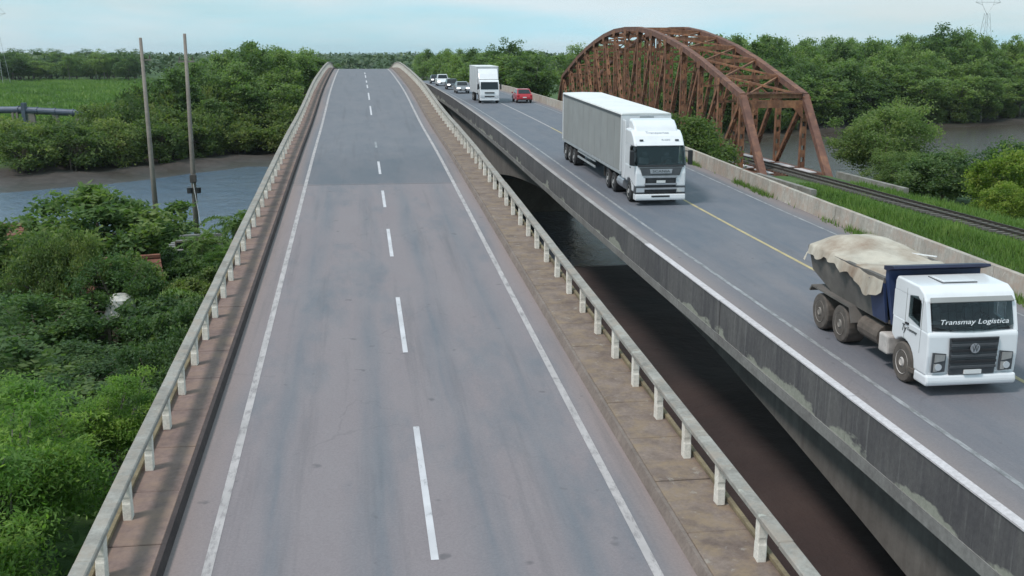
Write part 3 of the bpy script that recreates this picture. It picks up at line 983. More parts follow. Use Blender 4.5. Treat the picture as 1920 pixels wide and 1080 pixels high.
def arc(cx, cz, r, a0, a1, n=8):
    return [(cx + r * math.cos(a0 + (a1 - a0) * i / n), cz + r * math.sin(a0 + (a1 - a0) * i / n)) for i in range(n + 1)]

def lane(x, y, zf=z2):
    return (x, y, zf(y) + 0.008)

def cab_interior(T, yd, z0, z1_, w, y_seat):
    """dashboard, steering wheel and two seats behind the windscreen"""
    it = MB().prism([(yd, z0 - 0.25), (yd, z0 + 0.02), (yd + 0.30, z0 + 0.06), (yd + 0.42, z0 - 0.06), (yd + 0.42, z0 - 0.25)], -w, w, 'x').build('dashboard', 'cab_trim', T)
    ring = [(0.55 + 0.21 * math.cos(k * math.pi / 8), yd + 0.50 + 0.10 * math.sin(k * math.pi / 8), z0 + 0.06 + 0.19 * math.sin(k * math.pi / 8)) for k in range(17)]
    MB().tube(ring, 0.022, 6, False).build('steering_wheel', 'black_plastic', it)
    for x in (-0.55, 0.55):
        st = MB().prism([(y_seat, z0 - 0.3), (y_seat + 0.05, z0 + 0.30), (y_seat + 0.20, z0 + 0.32), (y_seat + 0.18, z0 - 0.3)], x - 0.25, x + 0.25, 'x').build('seat', 'seat_cloth', T, bevel=0.04)
        MB().box(x - 0.13, x + 0.13, y_seat + 0.07, y_seat + 0.18, z0 + 0.33, z0 + 0.54).build('headrest', 'seat_cloth', st, bevel=0.03)

# --- white tractor with a grey tarpaulin trailer
def build_semi():
    y0 = 49.4
    T = thing('semi_truck', 'white articulated lorry with high-roof cab and long grey-sided trailer', 'truck', lane(13.86, y0), (slope(z2, 58), 0, 0), 0.965)
    W = 1.24
    # cab shell seen from the side: (y, z)
    prof = [(0.10, 0.62), (0.0, 1.00), (0.0, 1.55), (0.07, 1.98), (0.40, 2.80), (0.46, 2.95), (0.75, 3.28), (1.15, 3.52), (2.25, 3.55), (2.25, 1.02), (2.06, 1.02)]
    prof += arc(1.42, 0.53, 0.64, math.radians(40), math.radians(172), 8)
    prof += [(0.62, 0.62)]
    low_p = [(0.10, 0.62), (0.0, 1.00), (0.0, 1.55), (0.06, 1.93), (1.24, 1.84), (2.25, 1.84), (2.25, 1.02), (2.06, 1.02)] + arc(1.42, 0.53, 0.64, math.radians(40), math.radians(172), 8) + [(0.62, 0.62)]
    MB().prism(low_p, -W, W, 'x').build('cab', 'paint_cab_white', T, bevel=0.06, seg=2)
    MB().prism([(0.37, 2.79), (0.46, 2.95), (0.75, 3.28), (1.15, 3.52), (2.25, 3.55), (2.25, 2.77), (1.24, 2.77)], -W, W, 'x').build('cab_roof', 'paint_cab_white', T, bevel=0.08, seg=3)
    MB().prism([(1.24, 1.82), (2.25, 1.82), (2.25, 2.80), (1.24, 2.80)], -W + 0.002, W - 0.002, 'x').build('sleeper', 'paint_cab_white', T)
    for s in (-1, 1):
        MB().beam((s * 1.17, 0.13, 1.92), (s * 1.15, 0.46, 2.80), 0.10, 0.10).build('pillar', 'black_plastic', T)
    MB().box(-1.2, 1.2, 1.205, 1.236, 1.86, 2.765).build('cab_lining', 'cab_trim', T)
    cab_interior(T, 0.14, 1.92, 2.8, 1.08, 0.98)
    MB().prism([(0.95, 3.30), (1.25, 3.72), (1.62, 3.95), (2.30, 4.02), (2.30, 3.30)], -1.08, 1.08, 'x').build('roof_deflector', 'paint_cab_white', T, bevel=0.10, seg=3)
    for s in (-1, 1):
        MB().box(s * 1.22 - 0.03, s * 1.22 + 0.03, 2.30, 2.86, 1.02, 3.90).build('side_fairing', 'paint_cab_white', T, bevel=0.025)
    # windscreen, three facets following the raked front
    scr = MB()
    for xa, xb, da, db in ((-1.262, -1.15, 0.115, 0.0), (-1.15, 1.15, 0.0, 0.0), (1.15, 1.262, 0.0, 0.115)):
        scr.slab([(xa, 0.055 + da, 1.95), (xb, 0.055 + db, 1.95), (xb, 0.405 + db, 2.83), (xa, 0.405 + da, 2.83)], 0.03)
    ws = scr.build('windscreen', 'glass_clear', T)
    for x in (-0.75, -0.1, 0.55):
        MB().beam((x, 0.02, 1.97), (x + 0.42, 0.09, 2.16), 0.02, 0.02).build('wiper', 'black_plastic', ws)
    MB().slab([(-1.16, 0.30, 2.84), (1.16, 0.30, 2.84), (1.14, 0.44, 3.00), (-1.14, 0.44, 3.00)], 0.05).build('sun_visor', 'paint_cab_white', T)
    MB().slab([(-1.13, 0.015, 1.86), (1.13, 0.015, 1.86), (1.15, 0.05, 1.96), (-1.15, 0.05, 1.96)], 0.025).build('cowl', 'black_plastic', T)
    for s in (-1, 1):
        pts = [(s * 1.245, 0.15, 1.90), (s * 1.245, 1.22, 1.80), (s * 1.245, 1.22, 2.74), (s * 1.245, 0.46, 2.80)]
        MB().slab(pts if s > 0 else pts[::-1], 0.012).build('side_window', 'glass_clear', T)
        dr = [(s * 1.243, 0.34, 0.95), (s * 1.243, 1.26, 1.22), (s * 1.243, 1.26, 1.24), (s * 1.243, 0.34, 0.97)]
        MB().slab(dr if s > 0 else dr[::-1], 0.008).build('door_seam', 'grille_grey', T)
        MB().box(s * 1.247 - 0.01, s * 1.247 + 0.01, 1.02, 1.20, 1.70, 1.76).build('door_handle', 'black_plastic', T)
        mi = MB().box(s * 1.44 - 0.11, s * 1.44 + 0.11, -0.04, 0.12, 1.96, 2.66).build('mirror', 'black_plastic', T, bevel=0.04)
        MB().beam((s * 1.22, 0.30, 2.60), (s * 1.40, 0.06, 2.60), 0.04, 0.04).build('mirror_arm', 'black_plastic', mi)
        # corner deflector white panel + headlight in the bumper
        MB().prism([(0.0, 0.55), (-0.02, 0.95), (0.30, 1.0), (0.42, 0.55)], s * 1.0 - 0.245, s * 1.0 + 0.245, 'x').build('bumper_corner', 'grille_grey', T, bevel=0.03)
        MB().slab([(s * 1.0 - 0.20, -0.012, 0.66), (s * 1.0 + 0.20, -0.012, 0.66), (s * 1.0 + 0.20, -0.024, 0.86), (s * 1.0 - 0.20, -0.024, 0.86)], 0.03).build('headlight', 'lamp_glass', T)
        MB().box(s * 0.88 - 0.09, s * 0.88 + 0.09, 0.46, 0.56, 3.06, 3.14).build('roof_lamp', 'grille_grey', T, bevel=0.02)
    # face: dark upper panel with lettering, slatted grille, lower intake, white lip
    MB().slab([(-0.92, -0.010, 1.46), (0.92, -0.010, 1.46), (1.05, 0.012, 1.84), (-1.05, 0.012, 1.84)], 0.03).build('upper_grille', 'grille_grey', T)
    MB().slab([(-0.52, -0.045, 1.56), (0.52, -0.045, 1.56), (0.56, -0.03, 1.77), (-0.56, -0.03, 1.77)], 0.012).build('badge_panel', 'trim_silver', T)
    text_mesh('lettering', 'SCANIA', 0.17, 'grille_grey', T, Matrix.Translation((0, -0.068, 1.665)) @ RX90, width=0.86)
    MB().box(-0.76, 0.76, -0.035, 0.06, 0.62, 1.42).build('grille', 'black_plastic', T, bevel=0.02)
    for i, z in enumerate((1.40, 1.06, 0.84)):
        MB().box(-0.80, 0.80, -0.075, -0.03, z - 0.055, z + 0.03).build('grille_slat', 'trim_silver', T, bevel=0.012)
    for z in (1.15, 1.22, 1.29):
        MB().box(-0.66, 0.66, -0.055, -0.036, z - 0.012, z + 0.012).build('grille_slat', 'grille_grey', T)
    MB().box(-0.22, 0.22, -0.085, -0.07, 1.11, 1.23).build('number_plate', 'plate_white', T)
    MB().prism([(0.42, 0.26), (-0.06, 0.26), (-0.09, 0.34), (-0.07, 0.56), (0.42, 0.56)], -1.24, 1.24, 'x').build('bumper', 'paint_cab_white', T, bevel=0.04)
    MB().box(-0.45, 0.45, -0.098, -0.07, 0.42, 0.50).build('intake', 'black_plastic', T)
    text_mesh('roof_lettering', 'Transportes', 0.22, 'lettering_grey', T, Matrix.Translation((0.0, 0.93, 3.42)) @ Matrix.Rotation(math.radians(38), 4, 'X'), width=1.15)
    text_mesh('roof_lettering', 'R450', 0.13, 'lettering_grey', T, Matrix.Translation((0.35, 0.575, 3.10)) @ Matrix.Rotation(math.radians(50), 4, 'X'), width=0.42)
    # running gear
    MB().box(-0.45, 0.45, 0.5, 7.2, 0.62, 0.98).build('chassis_frame', 'chassis', T)
    fr = wheel_meshes(0.51, 0.33, 'tyre', 'rim_grey', '_semi')
    du = wheel_meshes(0.51, 0.60, 'tyre', 'rim_grey', '_semi_dual')
    for s in (-1, 1):
        add_wheel(T, fr, s * 1.04, 1.42, 0.51)
        for y in (4.65, 5.98):
            add_wheel(T, du, s * 0.93, y, 0.51)
        for y in (15.3, 16.65, 18.0):
            add_wheel(T, du, s * 0.95, y, 0.51)
        MB().tube([(s * 0.95, 2.55, 0.72), (s * 0.95, 3.85, 0.72)], 0.31, 12).build('fuel_tank', 'trim_silver', T)
        for z in (0.62, 0.95):
            MB().box(s * 1.2 - 0.02, s * 1.2 + 0.02, 9.3, 14.3, z, z + 0.12).build('side_guard', 'galvanised', T)
        MB().box(s * 0.9 - 0.06, s * 0.9 + 0.06, 8.0, 8.14, 0.35, 1.1).build('landing_leg', 'chassis', T)
        MB().prism([(3.95, 1.08), (6.7, 1.08), (6.7, 1.12), (3.95, 1.12)], s * 0.93 - 0.32, s * 0.93 + 0.32, 'x').build('mudguard', 'black_plastic', T)
        MB().box(s * 0.95 - 0.3, s * 0.95 + 0.3, 18.62, 18.66, 0.35, 1.05).build('mud_flap', 'black_plastic', T)
    MB().box(-0.5, 0.5, 7.2, 18.9, 0.86, 1.12).build('trailer_frame', 'chassis', T)
    MB().box(-1.27, 1.27, 3.02, 19.2, 1.12, 1.26).build('trailer_floor', 'galvanised', T)
    MB().box(-1.24, 1.24, 3.04, 19.15, 1.262, 4.10).build('trailer_body', 'tarp_grey', T, bevel=0.03)
    for s in (-1, 1):
        for y in (3.10, 19.08):
            MB().box(s * 1.255 - 0.025, s * 1.255 + 0.025, y - 0.09, y + 0.09, 1.262, 4.08).build('corner_post', 'paint_cab_white', T)
        for i in range(1, 10):
            y = 3.1 + i * 1.6
            MB().box(s * 1.243 - 0.006, s * 1.243 + 0.006, y - 0.02, y + 0.02, 1.27, 4.05).build('tarp_strap', 'tarp_grey', T)
        MB().box(s * 1.262 - 0.012, s * 1.262 + 0.012, 3.05, 19.15, 3.98, 4.098).build('roof_rail', 'grille_grey', T)
    MB().box(-1.255, 1.255, 3.015, 3.04, 1.27, 4.09).build('front_wall', 'paint_cab_white', T)
    MB().prism([(-1.275, 4.102), (1.275, 4.102), (1.25, 4.17), (0, 4.20), (-1.25, 4.17)], 3.0, 19.18, 'y').build('trailer_roof', 'roof_white', T)
    MB().box(-1.2, 1.2, 19.0, 19.1, 0.45, 0.6).build('rear_bumper', 'galvanised', T)
    MB().box(-0.35, 0.35, 2.93, 3.01, 3.45, 4.05).build('chiller_hatch', 'galvanised', T)
build_semi()

# --- white-cab tipper with a canvas-covered blue body
def build_tipper():
    y0 = 22.3
    T = thing('dump_truck', 'white-cab tipper truck with dusty chassis and canvas over its blue bed', 'dump truck', lane(13.64, y0), (slope(z2, 24), 0, 0), 0.945)
    W = 1.16
    prof = [(0.02, 0.52), (-0.02, 1.00), (0.0, 1.52), (0.06, 1.62), (0.27, 2.30), (0.38, 2.46), (0.62, 2.58), (1.72, 2.60), (1.80, 2.48), (1.80, 1.10), (1.62, 0.98)]
    prof += arc(1.18, 0.52, 0.60, math.radians(48), math.radians(176), 8)
    prof += [(0.58, 0.52)]
    low_p = [(0.02, 0.52), (-0.02, 1.00), (0.0, 1.50), (0.05, 1.575), (1.80, 1.60), (1.80, 1.10), (1.62, 0.98)] + arc(1.18, 0.52, 0.60, math.radians(48), math.radians(176), 8) + [(0.58, 0.52)]
    MB().prism(low_p, -W, W, 'x').build('cab', 'paint_cab_white', T, bevel=0.05, seg=2)
    MB().prism([(0.24, 2.235), (0.27, 2.30), (0.38, 2.46), (0.62, 2.58), (1.72, 2.60), (1.80, 2.48), (1.80, 2.235)], -W, W, 'x').build('cab_roof', 'paint_cab_white', T, bevel=0.075, seg=3)
    MB().box(-1.10, 1.10, 1.70, 1.795, 1.59, 2.25).build('cab_back', 'paint_cab_white', T)
    for s in (-1, 1):
        a_, b_ = (s * 1.07, s * 1.157) if s > 0 else (s * 1.157, s * 1.07)
        MB().prism([(1.00, 1.585), (1.795, 1.585), (1.795, 2.25), (1.00, 2.25)], a_, b_, 'x').build('rear_pillar', 'paint_cab_white', T)
        MB().prism([(0.055, 1.56), (0.43, 1.585), (0.47, 2.25), (0.255, 2.25)], a_ - 0.02 * (s > 0), b_ + 0.02 * (s < 0), 'x').build('pillar', 'paint_cab_white', T)
        MB().prism([(0.42, 1.58), (1.01, 1.58), (1.01, 1.75), (0.42, 1.63)], a_, b_, 'x').build('door_sill', 'paint_cab_white', T)
    MB().box(-1.05, 1.05, 1.63, 1.695, 1.61, 2.23).build('cab_lining', 'cab_trim', T)
    cab_interior(T, 0.14, 1.60, 2.25, 1.0, 0.95)
    # windscreen with a bowed lower edge
    scr = MB()
    n = 10
    def fy(z):
        return 0.06 + (z - 1.62) * (0.21 / 0.68)
    xs = [-1.03 + 2.06 * i / n for i in range(n + 1)]
    low = [1.70 - 0.13 * (1 - (x / 1.02) ** 2) for x in xs]
    for i in range(n):
        a, b_ = xs[i], xs[i + 1]
        scr.slab([(a, fy(low[i]) - 0.01, low[i]), (b_, fy(low[i + 1]) - 0.01, low[i + 1]), (b_, fy(2.24) - 0.01, 2.24), (a, fy(2.24) - 0.01, 2.24)], 0.02)
    ws = scr.build('windscreen', 'glass_clear', T)
    ang = math.atan2(0.68, 0.21)
    Mx = Matrix.Translation((0.02, fy(1.80) - 0.034, 1.80)) @ Matrix.Rotation(ang, 4, 'X')
    text_mesh('screen_lettering', 'Transmay Logística', 0.17, 'lettering_white', ws, Mx, extrude=0.002, shear=0.3, width=1.74)
    for x in (-0.6, 0.25):
        MB().beam((x, 0.05, 1.60), (x + 0.5, 0.09, 1.70), 0.025, 0.02).build('wiper', 'black_plastic', ws)
    MB().slab([(-1.06, 0.20, 2.25), (1.06, 0.20, 2.25), (1.04, 0.29, 2.35), (-1.04, 0.29, 2.35)], 0.04).build('screen_header', 'tarp_grey', T)
    for s in (-1, 1):
        pts = [(s * 1.166, 0.42, 1.62), (s * 1.166, 0.98, 1.74), (s * 1.166, 0.98, 2.28), (s * 1.166, 0.62, 2.34), (s * 1.166, 0.42, 2.20)]
        w = MB().slab(pts if s > 0 else pts[::-1], 0.012).build('side_window', 'glass_clear', T)
        fr = [(s * 1.163, 0.36, 0.98), (s * 1.163, 0.375, 0.98), (s * 1.163, 0.375, 2.36), (s * 1.163, 0.36, 2.36)]
        MB().slab(fr if s < 0 else fr[::-1], 0.008).build('door_seam', 'tarp_grey', T)
        fr = [(s * 1.163, 1.15, 1.12), (s * 1.163, 1.165, 1.12), (s * 1.163, 1.165, 2.42), (s * 1.163, 1.15, 2.42)]
        MB().slab(fr if s < 0 else fr[::-1], 0.008).build('door_seam', 'tarp_grey', T)
        MB().box(s * 1.172 - 0.015, s * 1.172 + 0.015, 0.95, 1.10, 1.52, 1.57).build('door_handle', 'black_plastic', T)
        R = Matrix.Rotation(-math.pi / 2 * 1, 4, 'Z') if s < 0 else Matrix.Rotation(math.pi / 2, 4, 'Z')
        text_mesh('door_lettering', 'Ty', 0.26, 'lettering_dark', T, Matrix.Translation((s * 1.172, 1.18, 1.40)) @ R @ RX90, extrude=0.003, shear=0.3, width=0.22)
        text_mesh('door_lettering', 'Transmay', 0.12, 'lettering_dark', T, Matrix.Translation((s * 1.172, 0.78, 1.42)) @ R @ RX90, extrude=0.003, shear=0.3, width=0.48)
        # headlamp cluster in a dark recess
        hl = MB().slab([(s * 0.86 - 0.17, -0.022, 0.60), (s * 0.86 + 0.17, -0.022, 0.62), (s * 0.86 + 0.17, -0.032, 1.06), (s * 0.86 - 0.17, -0.032, 1.10)], 0.03).build('headlight', 'grille_grey', T)
        MB().slab([(s * 0.86 - 0.12, -0.055, 0.86), (s * 0.86 + 0.13, -0.053, 0.90), (s * 0.86 + 0.14, -0.060, 1.04), (s * 0.86 - 0.12, -0.062, 1.06)], 0.02).build('lamp', 'rim_grey', hl)
        MB().tube([(s * 0.875, -0.05, 0.74), (s * 0.875, -0.085, 0.74)], 0.085, 14).build('lamp', 'lamp_glass', hl)
        MB().slab([(s * 0.86 - 0.13, -0.054, 0.63), (s * 0.86 - 0.03, -0.054, 0.63), (s * 0.86 - 0.03, -0.055, 0.82), (s * 0.86 - 0.13, -0.055, 0.82)], 0.015).build('lamp', 'rim_grey', hl)
        mi = MB().box(s * 1.36 - 0.10, s * 1.36 + 0.10, 0.10, 0.22, 1.62, 2.16).build('mirror', 'black_plastic', T, bevel=0.03) if s > 1 else None
        MB().box(s * 1.08 - 0.10, s * 1.08 + 0.10, 0.55, 0.80, 0.40, 0.50).build('step', 'chassis_dusty', T)
    MB().slab([(-0.58, -0.025, 0.54), (0.58, -0.025, 0.54), (0.63, -0.035, 1.45), (-0.63, -0.035, 1.45)], 0.03).build('grille', 'grille_grey', T)
    for i in range(6):
        z = 0.70 + i * 0.135
        MB().box(-0.59, 0.59, -0.105, -0.062, z, z + 0.07).build('grille_slat', 'black_plastic' if i % 2 else 'grille_grey', T, bevel=0.01)
    bd = MB().tube([(0.0, -0.10, 1.20), (0.0, -0.125, 1.20)], 0.12, 20).build('badge', 'trim_silver', T)
    text_mesh('badge_letters', 'W', 0.20, 'grille_grey', bd, Matrix.Translation((0, -0.130, 1.175)) @ RX90, width=0.16)
    text_mesh('badge_letters', 'V', 0.12, 'grille_grey', bd, Matrix.Translation((0, -0.130, 1.26)) @ RX90, width=0.09)
    MB().box(-0.22, 0.22, -0.115, -0.065, 0.56, 0.66).build('number_plate', 'plate_white', T)
    MB().prism([(0.55, 0.26), (-0.06, 0.26), (-0.10, 0.36), (-0.06, 0.53), (0.55, 0.53)], -1.16, 1.16, 'x').build('bumper', 'paint_cab_white', T, bevel=0.05)
    hat = MB().box(-0.42, 0.42, 0.85, 1.45, 2.58, 2.635).build('roof_hatch', 'paint_cab_white', T, bevel=0.02)
    MB().box(-0.47, -0.45, 0.8, 1.5, 2.59, 2.612).build('seam', 'grille_grey', hat)
    MB().box(-0.44, 0.44, 0.80, 0.82, 2.585, 2.61).build('seam', 'grille_grey', hat)
    # chassis, tanks, wheels
    MB().box(-0.42, 0.42, 0.4, 7.0, 0.70, 0.98).build('chassis_frame', 'chassis_dusty', T)
    fr = wheel_meshes(0.51, 0.32, 'tyre_dusty', 'rim_pale', '_tip')
    du = wheel_meshes(0.53, 0.56, 'tyre_dusty', 'rim_dusty', '_tip_dual')
    for s in (-1, 1):
        add_wheel(T, fr, s * 0.98, 1.18, 0.51)
        for y in (4.72, 6.10):
            add_wheel(T, du, s * 0.90, y, 0.53)
        MB().box(s * 0.86 - 0.30, s * 0.86 + 0.30, 1.95, 2.45, 0.45, 0.95).build('battery_box', 'rim_pale', T, bevel=0.05)
        MB().tube([(s * 0.84, 2.6, 0.74), (s * 0.84, 3.75, 0.74)], 0.30, 14).build('fuel_tank', 'chassis_dusty', T)
        MB().prism([(3.95, 0.75), (4.15, 1.14), (6.65, 1.16), (6.80, 1.0), (6.84, 1.03), (6.68, 1.21), (4.12, 1.19), (3.90, 0.78)], s * 0.9 - 0.33, s * 0.9 + 0.33, 'x').build('mudguard', 'bed_grey', T)
        MB().tube([(s * 0.70, 1.95, 1.0), (s * 0.72, 2.9, 1.12), (s * 0.6, 3.9, 1.1)], 0.06, 6).build('hose', 'chassis_dusty', T)
    MB().tube([(-0.55, 1.98, 0.9), (-0.55, 1.98, 1.5)], 0.22, 12).build('air_filter', 'chassis_dusty', T)
    MB().box(-0.38, 0.38, 2.1, 6.9, 0.99, 1.17).build('subframe', 'chassis_dusty', T)
    # body: sloped sides, blue headboard, cab guard
    def side(s):
        return MB().slab([(s * 0.98, 2.35, 1.18), (s * 0.98, 5.6, 1.18), (s * 1.06, 6.95, 1.62), (s * 1.20, 7.0, 2.28), (s * 1.20, 2.2, 2.36)][::s], 0.05)
    for s in (-1, 1):
        b_ = side(s).build('bed_side', 'bed_grey', T)
        for i in range(3):
            y = 3.5 + i * 1.0
            MB().beam((s * 1.005, y, 1.24), (s * 1.215, y, 2.26), 0.07, 0.05, up=(1, 0, 0)).build('rib', 'bed_grey', b_)
        MB().beam((s * 1.21, 2.2, 2.36), (s * 1.21, 7.0, 2.28), 0.12, 0.14).build('top_rail', 'bed_grey', b_)
        bp = [(s * 1.0, 2.32, 1.22), (s * 1.0, 3.05, 1.22), (s * 1.22, 3.0, 2.28), (s * 1.22, 2.18, 2.28)][::s]
        MB().slab(bp, 0.065).build('blue_panel', 'bed_blue', b_)
    MB().box(-0.98, 0.98, 2.3, 5.7, 1.172, 1.26).build('bed_floor', 'bed_grey', T)
    MB().prism([(-0.99, 1.20), (0.99, 1.20), (1.24, 2.40), (1.24, 2.66), (-1.24, 2.66), (-1.24, 2.40)], 2.02, 2.18, 'y').build('headboard', 'bed_blue', T)
    MB().prism([(2.19, 2.66), (2.19, 2.76), (1.70, 2.84), (1.66, 2.78), (2.0, 2.66)], -1.30, 1.30, 'x').build('cab_guard', 'bed_navy', T)
    MB().slab([(-1.05, 6.96, 1.62), (1.05, 6.96, 1.62), (1.2, 7.02, 2.26), (-1.2, 7.02, 2.26)][::-1], 0.06).build('tailgate', 'bed_grey', T)
    # canvas over the load, hanging down the sides with wrinkles
    nu, nv = 44, 64
    r_ = np.random.RandomState(4)
    ph = r_.uniform(0, 6.28, 12)
    vs = []
    for j in range(nv + 1):
        v = j / nv
        y = 2.22 + 4.86 * v
        for i in range(nu + 1):
            u = -1 + 2 * i / nu
            a = abs(u)
            hump = 0.40 * math.exp(-((v - 0.80) / 0.26) ** 2) + 0.10 * math.exp(-((v - 0.2) / 0.2) ** 2)
            if a < 0.74:
                x = u / 0.74 * 1.27
                z = 2.38 + hump * (1 - (a / 0.78) ** 2) + 0.02 * math.sin(9 * u + ph[0] + 5 * v) + 0.014 * math.sin(23 * v + 3 * u + ph[1]) + 0.009 * math.sin(37 * v - 11 * u + ph[5]) - 0.05 * math.exp(-((v - 0.42) / 0.05) ** 2)
            else:
                t = (a - 0.74) / 0.26
                drop = 0.26 + 0.05 * math.sin(7 * v + ph[2]) + 0.26 * math.exp(-((v - 0.13) / 0.16) ** 2) + 0.05 * math.sin(19 * v + ph[3]) + 0.04 * math.sin(41 * v)
                x = math.copysign(1.27 + 0.07 * t + (0.03 * math.sin(34 * v + ph[4]) + 0.02 * math.sin(71 * v)) * t, u)
                z = 2.38 - drop * t
            if v > 0.97:
                z -= 0.25
            vs.append((x, y, z))
    fs = [(j * (nu + 1) + i, j * (nu + 1) + i + 1, (j + 1) * (nu + 1) + i + 1, (j + 1) * (nu + 1) + i) for j in range(nv) for i in range(nu)]
    MB().add(vs, fs).build('canvas_cover', 'canvas', T, smooth=True)
    MB().beam((-0.2, 6.98, 2.33), (1.25, 4.2, 2.50), 0.03, 0.03).build('rope', 'lettering_white', T)
build_tipper()

# --- white box van lorry farther back
def build_box_lorry():
    y0 = 119.4
    T = thing('box_truck', 'white box lorry with cab-over front following behind the long articulated lorry', 'truck', lane(14.18, y0), (slope(z2, 123), 0, 0), 0.96)
    prof = [(0.05, 0.50), (0.0, 0.95), (0.05, 1.50), (0.32, 2.42), (0.55, 2.58), (1.85, 2.62), (1.85, 0.95)] + arc(1.2, 0.48, 0.55, math.radians(40), math.radians(176), 6) + [(0.6, 0.5)]
    MB().prism(prof, -1.10, 1.10, 'x').build('cab', 'paint_cab_white', T, bevel=0.08)
    MB().slab([(-1.0, 0.06, 1.55), (1.0, 0.06, 1.55), (0.96, 0.285, 2.36), (-0.96, 0.285, 2.36)], 0.03).build('windscreen', 'glass_dark', T)
    for s in (-1, 1):
        pts = [(s * 1.105, 0.40, 1.58), (s * 1.105, 1.2, 1.58), (s * 1.105, 1.2, 2.28), (s * 1.105, 0.58, 2.28)]
        MB().slab(pts if s > 0 else pts[::-1], 0.012).build('side_window', 'glass_dark', T)
        MB().box(s * 1.28 - 0.09, s * 1.28 + 0.09, 0.05, 0.16, 1.55, 2.15).build('mirror', 'black_plastic', T, bevel=0.02)
        MB().slab([(s * 0.8 - 0.2, -0.01, 0.60), (s * 0.8 + 0.2, -0.01, 0.60), (s * 0.8 + 0.2, -0.02, 0.80), (s * 0.8 - 0.2, -0.02, 0.80)], 0.03).build('headlight', 'lamp_glass', T)
    for z in (1.12, 0.70):
        MB().box(-0.55, 0.55, -0.05, 0.04, z, z + 0.13).build('grille_slot', 'black_plastic', T)
    MB().box(-1.10, 1.10, -0.08, 0.5, 0.32, 0.52).build('bumper', 'paint_cab_white', T, bevel=0.04)
    MB().prism([(0.85, 2.62), (1.25, 3.25), (1.8, 3.78), (1.98, 3.78), (1.98, 2.62)], -1.12, 1.12, 'x').build('roof_deflector', 'paint_cab_white', T, bevel=0.1)
    MB().box(-1.27, 1.27, 2.02, 9.8, 1.05, 4.0).build('cargo_box', 'van_grey', T, bevel=0.06)
    MB().box(-1.29, 1.29, 2.0, 9.82, 4.002, 4.06).build('box_roof', 'roof_white', T)
    MB().box(-0.45, 0.45, 0.5, 9.6, 0.6, 1.04).build('chassis_frame', 'chassis', T)
    fr = wheel_meshes(0.48, 0.30, 'tyre', 'rim_grey', '_box')
    for s in (-1, 1):
        for y in (1.2, 6.6, 7.8):
            add_wheel(T, fr, s * 0.98, y, 0.48)
build_box_lorry()

